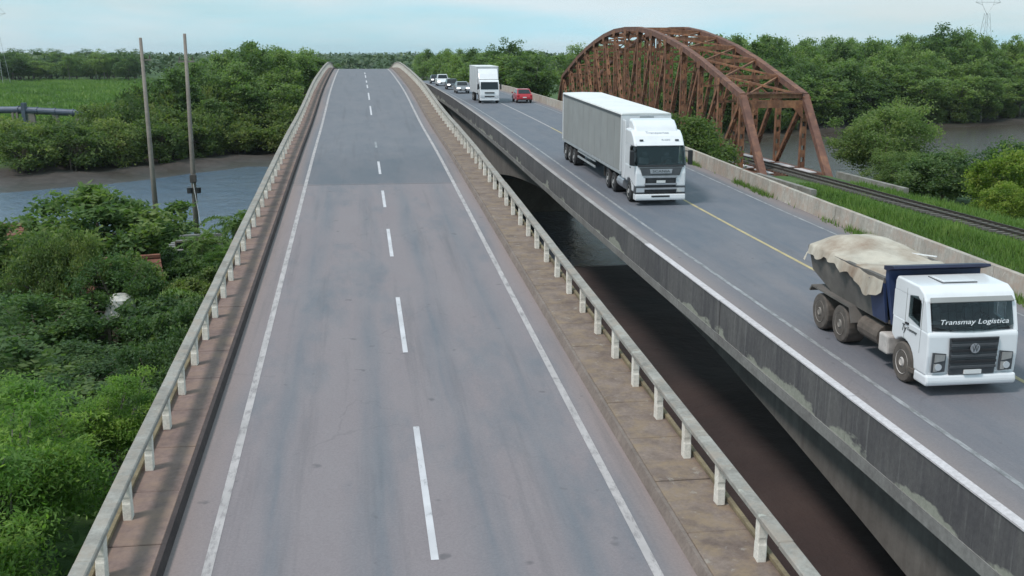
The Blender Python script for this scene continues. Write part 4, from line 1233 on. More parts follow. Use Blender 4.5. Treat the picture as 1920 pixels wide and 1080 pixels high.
# --- cars
def build_car(name, label, x, y, paint, facing=1, L_=4.2, W_=1.74, H_=1.48, kind='hatch', scale=1.0, lit=True):
    """facing 1: nose towards the camera"""
    T = thing(name, label, 'car', lane(x, y), (slope(z2, y), 0, 0) if facing > 0 else (-slope(z2, y), 0, math.pi), scale)
    hw = W_ / 2
    hood = 0.92 if kind != 'pickup' else 1.08
    body = [(0.0, 0.32), (-0.02, 0.62), (0.12, 0.74), (1.05, hood), (1.2, hood + 0.02), (L_ - 0.5, hood + 0.04), (L_ - 0.06, hood - 0.02), (L_, 0.60), (L_ - 0.04, 0.30)]
    body += arc(L_ - 0.82, 0.30, 0.36, 0.0, math.pi, 6) + arc(0.82, 0.30, 0.36, 0.0, math.pi, 6)
    MB().prism(body, -hw, hw, 'x').build('body', paint, T, bevel=0.06)
    if kind == 'pickup':
        cab = [(1.05, hood), (1.72, H_), (2.9, H_), (3.2, hood)]
    elif kind == 'sedan':
        cab = [(1.0, hood), (1.75, H_), (2.75, H_), (3.55, hood)]
    else:
        cab = [(1.0, hood), (1.70, H_), (3.2, H_), (L_ - 0.12, hood)]
    # greenhouse: painted shell narrowed towards the roof, glass set proud
    m = MB()
    n = len(cab)
    vs = [(-hw + 0.06 + (0.14 if z > hood + 0.1 else 0), yy, z) for yy, z in cab] + [(hw - 0.06 - (0.14 if z > hood + 0.1 else 0), yy, z) for yy, z in cab]
    m.add(vs, [tuple(range(n)), tuple(range(2 * n - 1, n - 1, -1))] + [(i, i + n, (i + 1) % n + n, (i + 1) % n) for i in range(n)])
    m.build('roof', paint, T, bevel=0.05)
    a, b_, c_, d_ = [Vector((0, p[0], p[1])) for p in cab]
    def lerp(u, v, t):
        return u + (v - u) * t
    def glass(nm, p, q, wp, wq, flip):
        p1, q1 = lerp(p, q, 0.12), lerp(p, q, 0.88)
        pts = [(-wp, p1.y, p1.z), (wp, p1.y, p1.z), (wq, q1.y, q1.z), (-wq, q1.y, q1.z)]
        MB().slab(pts if not flip else pts[::-1], 0.02).build(nm, 'glass_dark', T)
    glass('windscreen', a, b_, hw - 0.16, hw - 0.27, False)
    glass('rear_window', d_, c_, hw - 0.18, hw - 0.28, True)
    for s in (-1, 1):
        lo, hi = hood + 0.07, H_ - 0.09
        f = lambda z: s * (hw - 0.055 - 0.14 * (z - hood) / (H_ - hood))
        ya = lerp(a, b_, 0.35).y
        yd = lerp(d_, c_, 0.35).y
        pts = [(f(lo), ya, lo), (f(lo), yd, lo), (f(hi), lerp(d_, c_, 0.85).y, hi), (f(hi), lerp(a, b_, 0.85).y + 0.1, hi)]
        MB().slab(pts if s > 0 else pts[::-1], 0.012).build('side_window', 'glass_dark', T)
        MB().slab([(s * (hw - 0.28) - 0.2, -0.02, 0.62), (s * (hw - 0.28) + 0.2, 0.0, 0.62), (s * (hw - 0.28) + 0.2, 0.05, 0.77), (s * (hw - 0.28) - 0.2, 0.03, 0.77)], 0.035).build('headlight', 'lamp_lit' if facing > 0 else 'lamp_glass', T)
        MB().box(s * (hw - 0.17) - 0.11, s * (hw - 0.17) + 0.11, L_ - 0.10, L_ + 0.015, 0.66, 0.86).build('tail_light', 'lamp_red', T, bevel=0.02)
        MB().box(s * (hw + 0.09) - 0.09, s * (hw + 0.09) + 0.09, 1.20, 1.32, hood + 0.03, hood + 0.17).build('mirror', paint, T, bevel=0.03)
    MB().box(-0.45, 0.45, -0.035, 0.02, 0.40, 0.60).build('grille', 'black_plastic', T)
    MB().box(-0.2, 0.2, -0.05, -0.036, 0.44, 0.53).build('number_plate', 'plate_white', T)
    MB().box(-0.2, 0.2, L_ + 0.002, L_ + 0.02, 0.56, 0.66).build('number_plate', 'plate_white', T)
    MB().box(-hw + 0.06, hw - 0.06, L_ - 0.05, L_ + 0.012, 0.28, 0.42).build('rear_bumper', 'black_plastic', T, bevel=0.03)
    w = wheel_meshes(0.31, 0.20, 'tyre', 'rim_grey', '_car')
    for s in (-1, 1):
        for yy in (0.82, L_ - 0.82):
            add_wheel(T, w, s * (hw - 0.11), yy, 0.31)
    return T
build_car('car', 'red hatchback seen from behind beside the white box lorry', 18.05, 119.5 + 4.2, 'paint_red', -1)
build_car('car', 'grey car half hidden behind the back of the long trailer', 18.1, 82.0 + 4.3, 'paint_silver', -1, kind='sedan', L_=4.4)
build_car('car', 'silver car with bright headlamps directly behind the box lorry', 13.55, 143.0, 'paint_silver', 1, kind='sedan', L_=4.4)
build_car('car', 'dark car with glaring headlamps, second in the queue behind the box lorry', 13.55, 158.5, 'paint_graphite', 1)
build_car('pickup_truck', 'white pickup, taller than its neighbours in the queue of cars', 13.6, 177.0, 'paint_car_white', 1, L_=5.2, W_=1.86, H_=1.82, kind='pickup')
build_car('car', 'dark car with one shining headlamp at the end of the queue', 13.5, 192.0, 'paint_graphite', 1, kind='sedan')

# ------------------------------------------------------------------ vegetation
def leaf_cloud(name, C, tone, length, width, rs, up=0.35, mat='leaf_bank', dirs=None):
    """one small folded leaf (4 corners, 2 triangles) at every centre"""
    n = len(C)
    if dirs is None:
        a = rs.normal(size=(n, 3))
        a[:, 2] *= 0.55
        a[:, 2] -= 0.25
    else:
        a = dirs + rs.normal(size=(n, 3)) * 0.35
    a /= np.linalg.norm(a, axis=1)[:, None] + 1e-9
    nr = rs.normal(size=(n, 3)) * (1 - up)
    nr[:, 2] += up * 2.0
    b = np.cross(a, nr)
    b /= np.linalg.norm(b, axis=1)[:, None] + 1e-9
    nn = np.cross(b, a)
    ln = (length * rs.uniform(0.6, 1.35, n))[:, None]
    wd = (width * rs.uniform(0.7, 1.3, n))[:, None]
    V = np.empty((n, 4, 3), np.float32)
    V[:, 0] = C - a * ln * 0.5
    V[:, 1] = C + b * wd * 0.5 - nn * wd * 0.18
    V[:, 2] = C + a * ln * 0.5 - nn * ln * 0.10
    V[:, 3] = C - b * wd * 0.5 - nn * wd * 0.18
    V = V.reshape(-1, 3)
    me = bpy.data.meshes.new(name)
    me.vertices.add(4 * n)
    me.vertices.foreach_set('co', V.ravel())
    base = np.arange(n, dtype=np.int32)[:, None] * 4
    tri = (base + np.array([0, 1, 2, 0, 2, 3], np.int32)[None]).ravel()
    me.loops.add(6 * n)
    me.loops.foreach_set('vertex_index', tri)
    me.polygons.add(2 * n)
    me.polygons.foreach_set('loop_start', np.arange(2 * n, dtype=np.int32) * 3)
    try:
        me.polygons.foreach_set('loop_total', np.full(2 * n, 3, np.int32))
    except Exception:
        pass
    me.update(calc_edges=True)
    at = me.attributes.new('tone', 'FLOAT', 'POINT')
    at.data.foreach_set('value', np.repeat(tone, 4).astype(np.float32))
    me.materials.append(MATS[mat])
    return me

def clump_centres(rs, R, n, low=-0.45, inner=0.45, lump=0.28):
    """points through a lumpy crown volume, denser towards the outside"""
    K = rs.normal(size=(7, 3)) * 2.2
    PH = rs.uniform(0, 6.28, 7)
    d = rs.normal(size=(n * 3, 3))
    d /= np.linalg.norm(d, axis=1)[:, None]
    d = d[d[:, 2] > low][:n]
    l = 1 + lump * np.mean(np.sin(d @ K.T + PH), axis=1) * 2.2
    r = l * (inner + (1 - inner) * rs.uniform(0, 1, len(d)) ** 0.45)
    return d * r[:, None] * np.array(R), d

def crown(name, seed, R, n_clumps, per, clump_r, leaf, mat, low=-0.45, zc=0.0, flat=0.6, up=0.35, lump=0.28):
    rs = np.random.RandomState(seed)
    cc, dd = clump_centres(rs, R, n_clumps, low, 0.45, lump)
    cc[:, 2] += zc
    ct = rs.normal(0.42, 0.24, len(cc))
    ofs = rs.normal(size=(len(cc), per, 3)) * clump_r * rs.uniform(0.6, 1.3, (len(cc), 1, 1))
    ofs[:, :, 2] *= flat
    C = (cc[:, None] + ofs).reshape(-1, 3)
    tone = np.repeat(ct, per) + rs.normal(0, 0.12, len(C))
    return leaf_cloud(name, C, np.clip(tone, 0, 1), leaf[0], leaf[1], rs, up, mat), cc

def trunk(name, seed, h, r, cc, n_limb=7, mat='bark', lean=0.08, forks=1, ext=1.0):
    rs = random.Random(seed)
    m = MB()
    for f in range(forks):
        px, py = rs.uniform(-lean, lean) * h, rs.uniform(-lean, lean) * h
        bx, by = (rs.uniform(-0.5, 0.5), rs.uniform(-0.5, 0.5)) if f else (0, 0)
        pts = [(bx, by, -0.6), (bx + px * 0.25, by + py * 0.2, h * 0.3), (bx + px * 0.7, by + py * 0.6, h * 0.65), (bx + px, by + py, h)]
        m.tube(pts, [r * 1.25, r, r * 0.75, r * 0.4], 7)
        idx = list(range(len(cc)))
        rs.shuffle(idx)
        for i in idx[:n_limb]:
            q = cc[i]
            t = rs.uniform(0.45, 0.95)
            s = Vector((bx + px * t, by + py * t, h * t))
            e = Vector(q.tolist())
            e = s + (e - s) * ext
            mid = s.lerp(e, 0.5) + Vector((0, 0, rs.uniform(0.0, 0.5)))
            m.tube([s, mid, e], [r * 0.42, r * 0.27, r * 0.10], 5)
    return m.mesh(name, mat, smooth=True)

def tree_kind(key, seed, h, R, n_clumps, per, clump_r, leaf, mat, bark='bark', low=-0.45, r=0.2, flat=0.6, limbs=7, up=0.35, lump=0.28, forks=1):
    """h: height of the crown's middle"""
    cm, cc = crown('crown_' + key, seed, R, n_clumps, per, clump_r, leaf, mat, low, h, flat, up, lump)
    tm = trunk('trunk_' + key, seed, h, r, cc, limbs, bark, forks=forks, ext=1.03)
    zs = np.empty(len(cm.vertices) * 3, np.float32)
    cm.vertices.foreach_get('co', zs)
    return tm, cm, float(np.percentile(zs[2::3], 99.3))

def top_at(px_y, y):
    """height that reaches image row px_y (of 1080) at distance y"""
    return CZ - (px_y - 100.0) / F_PX * y * 0.97
def plant(kind, name, label, cat, x, y, s=1.0, rz=0.0, group=None, dz=0.0, sz=None, z=None, top=None):
    if top is not None:
        sz = max(0.35, (top - gz(x, y)) / (kind[2] * s))
    t = thing(name, label, cat, (x, y, (gz(x, y) if z is None else z) + dz), (0, 0, rz), s, group)
    if sz:
        t.scale = (s, s, s * sz)
    obj('trunk', kind[0], t)
    obj('crown', kind[1], t)
    return t

rv = random.Random(21)
MG = [tree_kind('mangrove%d' % i, 100 + i, 7.6, (3.7, 3.7, 5.0), 95, 62, 0.62, (0.55, 0.30), 'leaf_mangrove', 'bark_grey', low=-0.75, r=0.17, limbs=9, forks=2, lump=0.40, up=0.62) for i in range(6)]
BU = [tree_kind('bankbush%d' % i, 140 + i, 2.5, (3.0, 3.0, 2.6), 80, 60, 0.5, (0.42, 0.22), 'leaf_bank', 'bark', low=-0.8, r=0.10, limbs=10, forks=3, lump=0.34) for i in range(4)]

# mangrove wood on the far right bank
LAB_R = 'tall mangrove tree in the dense green wood across the river on the right'
SKY_R = np.array([(900, 112), (960, 98), (1050, 84), (1200, 80), (1330, 72), (1600, 74), (1740, 70), (1790, 56), (1850, 72), (2000, 78)])
def img_x(x, y):
    c_, s_ = math.cos(YAW), math.sin(YAW)
    return 960 + F_PX * (x * c_ - y * s_) / ((x * s_ + y * c_) * math.cos(PITCH))
rows = [9, 14, 20, 27, 35.5, 45, 57, 72, 92]
for ri, off in enumerate(rows):
    x = 24.0 + rv.uniform(0, 4)
    step = 5.6 + ri * 0.5
    while x < 220:
        xx = x + rv.uniform(-1.8, 1.8)
        yy = float(np.interp(xx, FAR[:, 0], FAR[:, 1])) + off + rv.uniform(-2.2, 2.2)
        x += step
        if abs(xx - RAILX) < 5.2 and yy < 230:
            continue
        if abs(xx - 15.2) < 9.5 or xx > 0.65 * yy + 3:
            continue
        if xx < RAILX and yy < 212 and img_x(xx + 4, yy) > 1048:
            continue
        sk = float(np.interp(img_x(xx, yy), SKY_R[:, 0], SKY_R[:, 1]))
        tp = top_at(sk + rv.uniform(-5, 14), yy)
        if ri < 3:
            tp = min(tp, (9.5, 12.0, 14.0)[ri] + rv.uniform(-1.2, 1.2))
        plant(rv.choice(MG), 'mangrove_tree', LAB_R, 'tree', xx, yy, rv.uniform(0.85, 1.15), rv.uniform(0, 6.28), 'mangrove trees of the wood on the far right bank', top=tp)
# wood along the right-hand side of the far road
LAB_RR = 'green roadside tree lining the road beyond the far bank'
for yy in np.arange(215, 520, 11):
    for k in range(2):
        xx = 27.5 + k * 8 + rv.uniform(-2, 2) + max(0, (yy - 300)) * 0.01
        if abs(xx - RAILX) < 4.6:
            continue
        plant(rv.choice(MG), 'roadside_tree', LAB_RR, 'tree', xx, float(yy) + rv.uniform(-4, 4), rv.uniform(0.8, 1.1), rv.uniform(0, 6.28), 'trees lining the road beyond the far bank', top=top_at(100 + rv.uniform(-8, 12), yy))
# one dark tree standing out above the others
DK = tree_kind('darktree', 171, 9.0, (4.2, 4.2, 6.2), 130, 70, 0.6, (0.55, 0.3), 'leaf_dark', 'bark', low=-0.85, r=0.25)
plant(DK, 'dark_tree', 'dark dense tree standing out behind the box lorry', 'tree', 28.0, 206.0, 0.85, 1.0, top=top_at(78, 206))
plant(DK, 'dark_tree', 'darker rounded tree crown standing above the right-hand wood', 'tree', 132.0, 236.0, 1.3, 2.2, top=top_at(50, 236))

# wood on the far left bank next to the bridge
LAB_L = 'tall mangrove tree in the wood across the river, left of the near bridge'
SKY_L = np.array([(300, 128), (370, 112), (400, 98), (430, 84), (490, 84), (540, 96), (620, 104), (660, 110)])
for ri, off in enumerate([22, 28, 35, 43, 54, 68, 86, 110]):
    x = -9.0 - rv.uniform(0, 3)
    while x > -60:
        xx = x + rv.uniform(-1.5, 1.5)
        yy = float(np.interp(xx, FAR[:, 0], FAR[:, 1])) + off + rv.uniform(-2, 2)
        x -= 4.9 + ri * 0.4
        ix = img_x(xx, yy)
        if ix < 335:
            continue
        tp = top_at(float(np.interp(ix, SKY_L[:, 0], SKY_L[:, 1])) + rv.uniform(-4, 12), yy)
        if ri < 2:
            tp = min(tp, (8.5, 11.5)[ri] + rv.uniform(-1, 1))
        plant(rv.choice(MG), 'mangrove_tree', LAB_L, 'tree', xx, yy, rv.uniform(0.75, 1.0), rv.uniform(0, 6.28), 'mangrove trees of the wood on the far left bank', top=tp)
# low bushes along the far left shore
LAB_B = 'low olive-green bush on the muddy far shore at left'
for ri, off in enumerate([15, 19, 24, 30, 37]):
    x = -10.0 - rv.uniform(0, 3)
    while x > -75:
        xx = x + rv.uniform(-1.2, 1.2)
        yy = float(np.interp(xx, FAR[:, 0], FAR[:, 1])) + off + rv.uniform(-1.5, 1.5)
        x -= 4.4 if xx > -35 else 5.2
        ix = img_x(xx, yy)
        if ix < -35:
            continue
        lim = float(np.interp(ix, [0, 150, 250, 300, 400, 600], [212, 205, 150, 125, 140, 150]))
        tp = min(top_at(lim + rv.uniform(0, 22), yy), 5.2 + ri * 1.1 + rv.uniform(-0.8, 0.8))
        plant(rv.choice(BU), 'shore_bush', LAB_B, 'bush', xx, yy, rv.uniform(0.8, 1.15), rv.uniform(0, 6.28), 'bushes along the far left shore', top=tp)
# low bushes at the foot of the wood on the right
LAB_B2 = 'low bush at the foot of the wood on the far right shore'
x = 46.0
while x < 138:
    yy = float(np.interp(x, FAR[:, 0], FAR[:, 1])) + 7.0 + rv.uniform(-0.6, 1.5)
    plant(rv.choice(BU), 'shore_bush', LAB_B2, 'bush', x, yy, rv.uniform(0.6, 0.9), rv.uniform(0, 6.28), 'bushes at the foot of the right-hand wood')
    x += rv.uniform(3.5, 6.0)
# dark tree line behind the left meadow
LAB_D = 'dark tree in the line behind the left meadow'
for k in range(60):
    yy = 500 + rv.uniform(0, 150)
    xx = -(0.185 + 0.125 * ((k * 0.618) % 1.0)) * yy
    plant(DK if k % 4 else MG[k % 6], 'meadow_tree', LAB_D, 'tree', xx, yy, rv.uniform(1.0, 1.6), rv.uniform(0, 6.28), 'trees behind the left meadow', top=top_at(rv.uniform(99, 116) if k % 9 else 94, yy))

# the far wood out to the horizon reads as one mass
rs = np.random.RandomState(77)
C, T_ = [], []
for d in (420, 520, 600, 660, 730, 810, 900, 1080, 1300, 1600, 2000, 2600, 3400):
    sp = 7.5 + d / 220.0
    th = np.arange(math.radians(-24), math.radians(40), sp / d)
    for t in th:
        x, y = d * math.sin(t), d * math.cos(t)
        x += rs.uniform(-3, 3)
        y += rs.uniform(-0.07, 0.07) * d
        if d < 560 and x < -15:
            continue
        if -9 < x < 24 and d < 560:
            continue
        hgt = rs.uniform(8.5, 12.5) + (1.5 if d > 1500 else 0)
        g = 60
        q = rs.normal(size=(g, 3)) * np.array([sp * 0.42, sp * 0.42, hgt * 0.22]) + np.array([x, y, 1.6 + hgt * 0.62])
        q[:, 2] = np.clip(q[:, 2], 1.0, 1.8 + hgt)
        C.append(q)
        T_.append(np.clip(rs.normal(rs.normal(0.45, 0.2), 0.14, g), 0, 1))
C, T_ = np.concatenate(C), np.concatenate(T_)
stuff(tag(obj('far_wood', leaf_cloud('far_wood', C, T_, 3.0, 2.4, rs, 0.5, 'leaf_far')), 'dark green wood stretching to the flat horizon', 'wood'))

# --- near left bank: trees below the railing
def special(key, seed, h, R, n, per, cr, leaf, mat, bark='bark', **kw):
    return tree_kind(key, seed, h, R, n, per, cr, leaf, mat, bark, **kw)
MANGO = [special('mango%d' % i, 200 + i, 3.9, (3.2, 3.2, 2.7), 92, 150, 0.36, (0.24 + 0.05 * i, 0.10 + 0.022 * i), 'leaf_mango' if i % 2 else 'leaf_bank', low=-0.6, r=0.22, lump=0.30) for i in range(4)]
DENSE = [special('dense%d' % i, 220 + i, 3.3, (2.7, 2.7, 2.5), 80, 140, 0.33, (0.22 + 0.06 * i, 0.11 + 0.03 * i), 'leaf_dark', low=-0.7, r=0.18, lump=0.36) for i in range(3)]
FEATH = [special('feather%d' % i, 240 + i, 3.6, (2.1, 2.1, 2.0), 95, 330, 0.27, (0.15, 0.05), 'leaf_feather', 'bark_grey', low=-0.5, r=0.12, flat=0.38, limbs=26, up=0.6, lump=0.42) for i in range(3)]
near = [
    # kind, x, y, spread, image row of the top, label
    (FEATH[0], -7.0, 21.0, 1.00, 770, 'bright feathery tree with pale twigs right beside the near railing'),
    (FEATH[1], -8.7, 25.2, 1.10, 715, 'bright green feathery tree one crown back from the near railing'),
    (FEATH[2], -7.6, 17.4, 0.95, 930, 'light green feathery tree cut by the lower left picture corner'),
    (FEATH[0], -6.5, 27.8, 0.66, 735, 'small bright green tree touching the railing below the dark trees'),
    (DENSE[1], -8.6, 31.5, 0.95, 700, 'dark shadowy tree beside the railing above the feathery trees'),
    (DENSE[2], -12.2, 34.0, 1.0, 660, 'broad dark tree left of the shadowy railing-side tree'),
    (DENSE[0], -6.4, 34.0, 0.55, 650, 'small dark bush tucked under the railing'),
    (DENSE[0], -9.4, 38.0, 0.85, 635, 'deep green tree below the white water tank'),
    (DENSE[2], -6.9, 39.5, 0.55, 590, 'dark low tree by the railing below the small green one'),
    (MANGO[1], -12.6, 43.0, 0.85, 550, 'mid-green mango tree in front of the red-roofed house'),
    (DENSE[1], -7.9, 43.8, 0.70, 545, 'dark bushy tree between the house and the railing'),
    (MANGO[2], -15.0, 50.5, 0.85, 428, 'round mango tree on the left flank of the big domed one'),
    (MANGO[3], -12.7, 55.5, 1.2, 358, 'big domed mango tree whose top stands out against the river'),
    (MANGO[1], -10.4, 46.8, 0.62, 455, 'small mango tree half covering the red tiled roof'),
    (MANGO[0], -13.4, 47.2, 0.50, 450, 'little tree at the left gable of the red-roofed house'),
    (MANGO[0], -11.6, 47.3, 0.42, 440, 'slender mango tree standing before the middle of the red tiled roof'),
    (MANGO[3], -9.9, 49.0, 0.40, 458, 'small mango tree at the right end of the red tiled roof'),
    (MANGO[2], -7.1, 48.4, 0.55, 520, 'small green tree tight against the railing halfway up'),
    (MANGO[3], -8.4, 53.0, 0.52, 492, 'low green tree beside the second utility pole'),
    (FEATH[0], -6.3, 53.5, 0.45, 505, 'tiny bright bush against the railing below the palms'),
    (FEATH[1], -7.2, 59.0, 0.62, 470, 'yellowish green bush by the railing near the palms'),
    (DENSE[2], -10.6, 60.5, 0.55, 470, 'low dark bush near the grey shack'),
    (MANGO[3], -17.4, 56.5, 0.6, 470, 'low tree between the orange roof and the domed mango'),
]
for i, (kd, x, y, s, tp, lab) in enumerate(near):
    if img_x(x + 2.7 * s, y) < 12:      # wholly outside the picture
        continue
    plant(kd, 'bank_tree', lab, 'tree', x, y, s * 0.9, i * 1.7, 'trees on the near left bank', top=top_at(tp, y) + 0.25 - 0.55 * (i % 3 == 1))
# undergrowth
rs = np.random.RandomState(31)
n = 15000
X = rs.uniform(-27, -4.8, n)
Y = rs.uniform(12, 78, n)
Z = terrain(X, Y)
ok = Z > 0.9
C = np.stack([X, Y, Z + rs.uniform(0.05, 1.0, n)], 1)[ok]
stuff(tag(obj('undergrowth', leaf_cloud('undergrowth', C, np.clip(rs.normal(0.35, 0.2, len(C)), 0, 1), 0.5, 0.2, rs, 0.3, 'leaf_dark')), 'low leafy undergrowth between the trees on the left bank', 'undergrowth'))

# --- palms
def frond_mesh(seed, ln=2.6):
    rs_ = np.random.RandomState(seed)
    C_, D_ = [], []
    pts = []
    for i in range(13):
        t = i / 12
        pts.append((ln * t * (1 - 0.12 * t), 0, 0.55 * ln * t - 0.85 * ln * t * t))
    for i in range(1, 46):
        t = i / 46
        p_ = np.array([ln * t * (1 - 0.12 * t), 0, 0.55 * ln * t - 0.85 * ln * t * t])
        L_ = 0.62 * ln * 0.3 * (math.sin(math.pi * min(1, t * 0.9 + 0.12)) + 0.25)
        for s in (-1, 1):
            d = np.array([0.55, s * 1.0, -0.45])
            d /= np.linalg.norm(d)
            C_.append(p_ + d * L_ * 0.5)
            D_.append(np.concatenate([d, [L_]]))
    C_, D_ = np.array(C_), np.array(D_)
    me = leaf_cloud('frond', C_, np.clip(rs_.normal(0.5, 0.15, len(C_)), 0, 1), 0.52 * ln * 0.42, 0.085, rs_, 0.7, 'leaf_palm', dirs=D_[:, :3])
    return me
FR = [frond_mesh(i) for i in range(3)]
def palm(x, y, h, s, label):
    T = thing('palm_tree', label, 'palm', (x, y, gz(x, y)), (0, 0, rv.uniform(0, 6)), s, 'palms on the near left bank')
    MB().tube([(0, 0, -0.3), (0.1, 0, h * 0.4), (0.25, 0.05, h)], [0.2, 0.15, 0.11], 8).build('trunk', 'bark_grey', T, smooth=True)
    for k in range(15):
        a = k * 2.4
        o = obj('frond', FR[k % 3], T, (0.25, 0.05, h), (0, -0.55 + 0.095 * k, a))
palm(-8.1, 71.5, 2.4, 1.0, 'small palm by the water right of the second utility pole')
palm(-10.9, 69.5, 2.0, 0.85, 'small palm between the two utility poles')
palm(-9.2, 63.6, 1.5, 0.95, 'low palm with fronds hanging in front of the grey shack')
palm(-7.3, 65.5, 1.2, 0.9, 'short palm tight against the railing by the water')
palm(-8.9, 46.5, 2.2, 0.9, 'dark drooping palm beside the red-roofed house')

# --- bushes around the railway
PALE = special('pale', 301, 3.9, (4.3, 4.3, 3.6), 150, 190, 0.46, (0.27, 0.11), 'leaf_pale', low=-0.85, r=0.16, forks=3, lump=0.5)
YEL = special('yellow', 302, 2.9, (3.0, 3.0, 2.5), 130, 120, 0.45, (0.32, 0.17), 'leaf_yellow', low=-0.8, r=0.12, forks=2, lump=0.4)
DB = special('darkbush', 303, 2.7, (3.4, 3.4, 2.3), 150, 110, 0.45, (0.32, 0.16), 'leaf_dark', low=-0.85, r=0.12, forks=2, lump=0.36)
OL = special('olive', 304, 5.4, (2.8, 2.8, 3.9), 170, 130, 0.50, (0.34, 0.16), 'leaf_bank', low=-0.85, r=0.16, forks=2, lump=0.34)
plant(OL, 'riverside_tree', 'olive-green tree growing between the road wall and the truss', 'tree', 27.4, 88.5, 1.0, 0.4)
plant(OL, 'riverside_tree', 'smaller olive tree at the foot of the truss behind the long trailer', 'tree', 29.4, 95.0, 0.8, 2.4)
plant(OL, 'riverside_tree', 'thin young tree behind the trailer roof against the truss', 'tree', 25.6, 93.5, 0.62, 4.4)
plant(PALE, 'riverside_tree', 'pale green spreading tree beside the railway, right of the truss', 'tree', 50.6, 101.0, 1.08, 0.4, top=top_at(204, 101))
plant(PALE, 'riverside_bush', 'pale bush at the foot of the spreading tree beyond the rails', 'bush', 48.0, 93.0, 0.6, 2.0)
plant(DB, 'riverside_bush', 'dark green bush right of the pale spreading tree', 'bush', 49.4, 87.0, 0.9, 0.2, top=top_at(298, 87))
plant(DB, 'riverside_bush', 'dark bush at the right picture edge above the rails', 'bush', 53.0, 83.0, 0.9, 1.9, top=top_at(285, 83))
plant(YEL, 'riverside_bush', 'yellow-green bush at the right picture edge', 'bush', 49.0, 77.0, 0.72, 1.2, top=top_at(300, 77))
plant(YEL, 'riverside_bush', 'small yellow-green shrub in front of the dark bush', 'bush', 46.0, 73.0, 0.5, 3.2)

# --- long grass on the embankment and weeds along the wall foot
def blades(name, X, Y, Z, h, w, tone, rs):
    n = len(X)
    ln = h * rs.uniform(0.5, 1.3, n)
    a = rs.uniform(0, 6.283, n)
    lean = rs.normal(0, 0.35, (n, 2))
    V = np.empty((n, 3, 3), np.float32)
    dx, dy = np.cos(a) * w, np.sin(a) * w
    V[:, 0] = np.stack([X - dx, Y - dy, Z - 0.05], 1)
    V[:, 1] = np.stack([X + dx, Y + dy, Z - 0.05], 1)
    V[:, 2] = np.stack([X + lean[:, 0] * ln, Y + lean[:, 1] * ln, Z + ln], 1)
    me = bpy.data.meshes.new(name)
    me.vertices.add(3 * n)
    me.vertices.foreach_set('co', V.ravel())
    me.loops.add(3 * n)
    me.loops.foreach_set('vertex_index', np.arange(3 * n, dtype=np.int32))
    me.polygons.add(n)
    me.polygons.foreach_set('loop_start', np.arange(n, dtype=np.int32) * 3)
    try:
        me.polygons.foreach_set('loop_total', np.full(n, 3, np.int32))
    except Exception:
        pass
    me.update(calc_edges=True)
    at = me.attributes.new('tone', 'FLOAT', 'POINT')
    at.data.foreach_set('value', np.repeat(tone, 3).astype(np.float32))
    me.materials.append(MATS['grass_blade'])
    return me
rs = np.random.RandomState(8)
n = 120000
X = rs.uniform(26, 47, n)
Y = 36 + 62 * rs.uniform(0, 1, n) ** 1.1
Z = terrain(X, Y)
ax = np.abs(X - RAILX)
pn = np.sin(X * 0.9 + np.sin(Y * 0.35) * 2) * np.sin(Y * 0.6 + 1) + 0.5 * np.sin(X * 2.1 + Y * 0.9)
ok = (Z > 0.8) & ((ax > 1.75) | ((rs.uniform(0, 1, n) < 0.60) & (ax < 1.75)))
ok &= ~((X > 35.0) & (X < 43.8) & (Y > 88))
X, Y, Z, pn, ax = X[ok], Y[ok], Z[ok], pn[ok], ax[ok]
tone = np.clip(0.45 + 0.22 * pn + rs.normal(0, 0.14, len(X)), 0, 1)
hh = np.where(ax < 1.75, 0.20, np.where(ax < 2.6, 0.28, 0.50)) * (1 + 0.35 * pn)
stuff(tag(obj('grass', blades('grass', X, Y, Z, hh, 0.045, tone, rs)), 'bright green long grass covering the railway embankment', 'grass'))
n = 5200
Y = rs.uniform(18, 74, n)
pn = np.sin(Y * 0.5) + np.sin(Y * 1.7 + 1) * 0.6 + rs.normal(0, 0.4, n)
Y = Y[pn > 0.45]
X = 20.02 - np.abs(rs.normal(0, 0.16, len(Y)))
Z = np.array([z2(y) for y in Y])
stuff(tag(obj('weeds', blades('weeds', X, Y, Z, 0.26, 0.03, np.clip(rs.normal(0.45, 0.3, len(Y)), 0, 1), rs)), 'weeds and grass along the foot of the far road wall', 'weeds'))
n = 90000
X = rs.uniform(-150, -28, n)
Y = rs.uniform(150, 520, n)
ok = (X / Y < -0.16) & (X / Y > -0.40)
X, Y = X[ok], Y[ok]
Z = terrain(X, Y)
pn = np.sin(X * 0.13 + 1) * np.sin(Y * 0.05) + 0.6 * np.sin(X * 0.41 + Y * 0.2)
stuff(tag(obj('meadow_grass', blades('meadow_grass', X, Y, Z, 0.9 * (1 + 0.3 * pn), 0.30, np.clip(0.42 + 0.2 * pn + rs.normal(0, 0.12, len(X)), 0, 1), rs)), 'tall marsh grass of the meadow across the river at left', 'grass'))

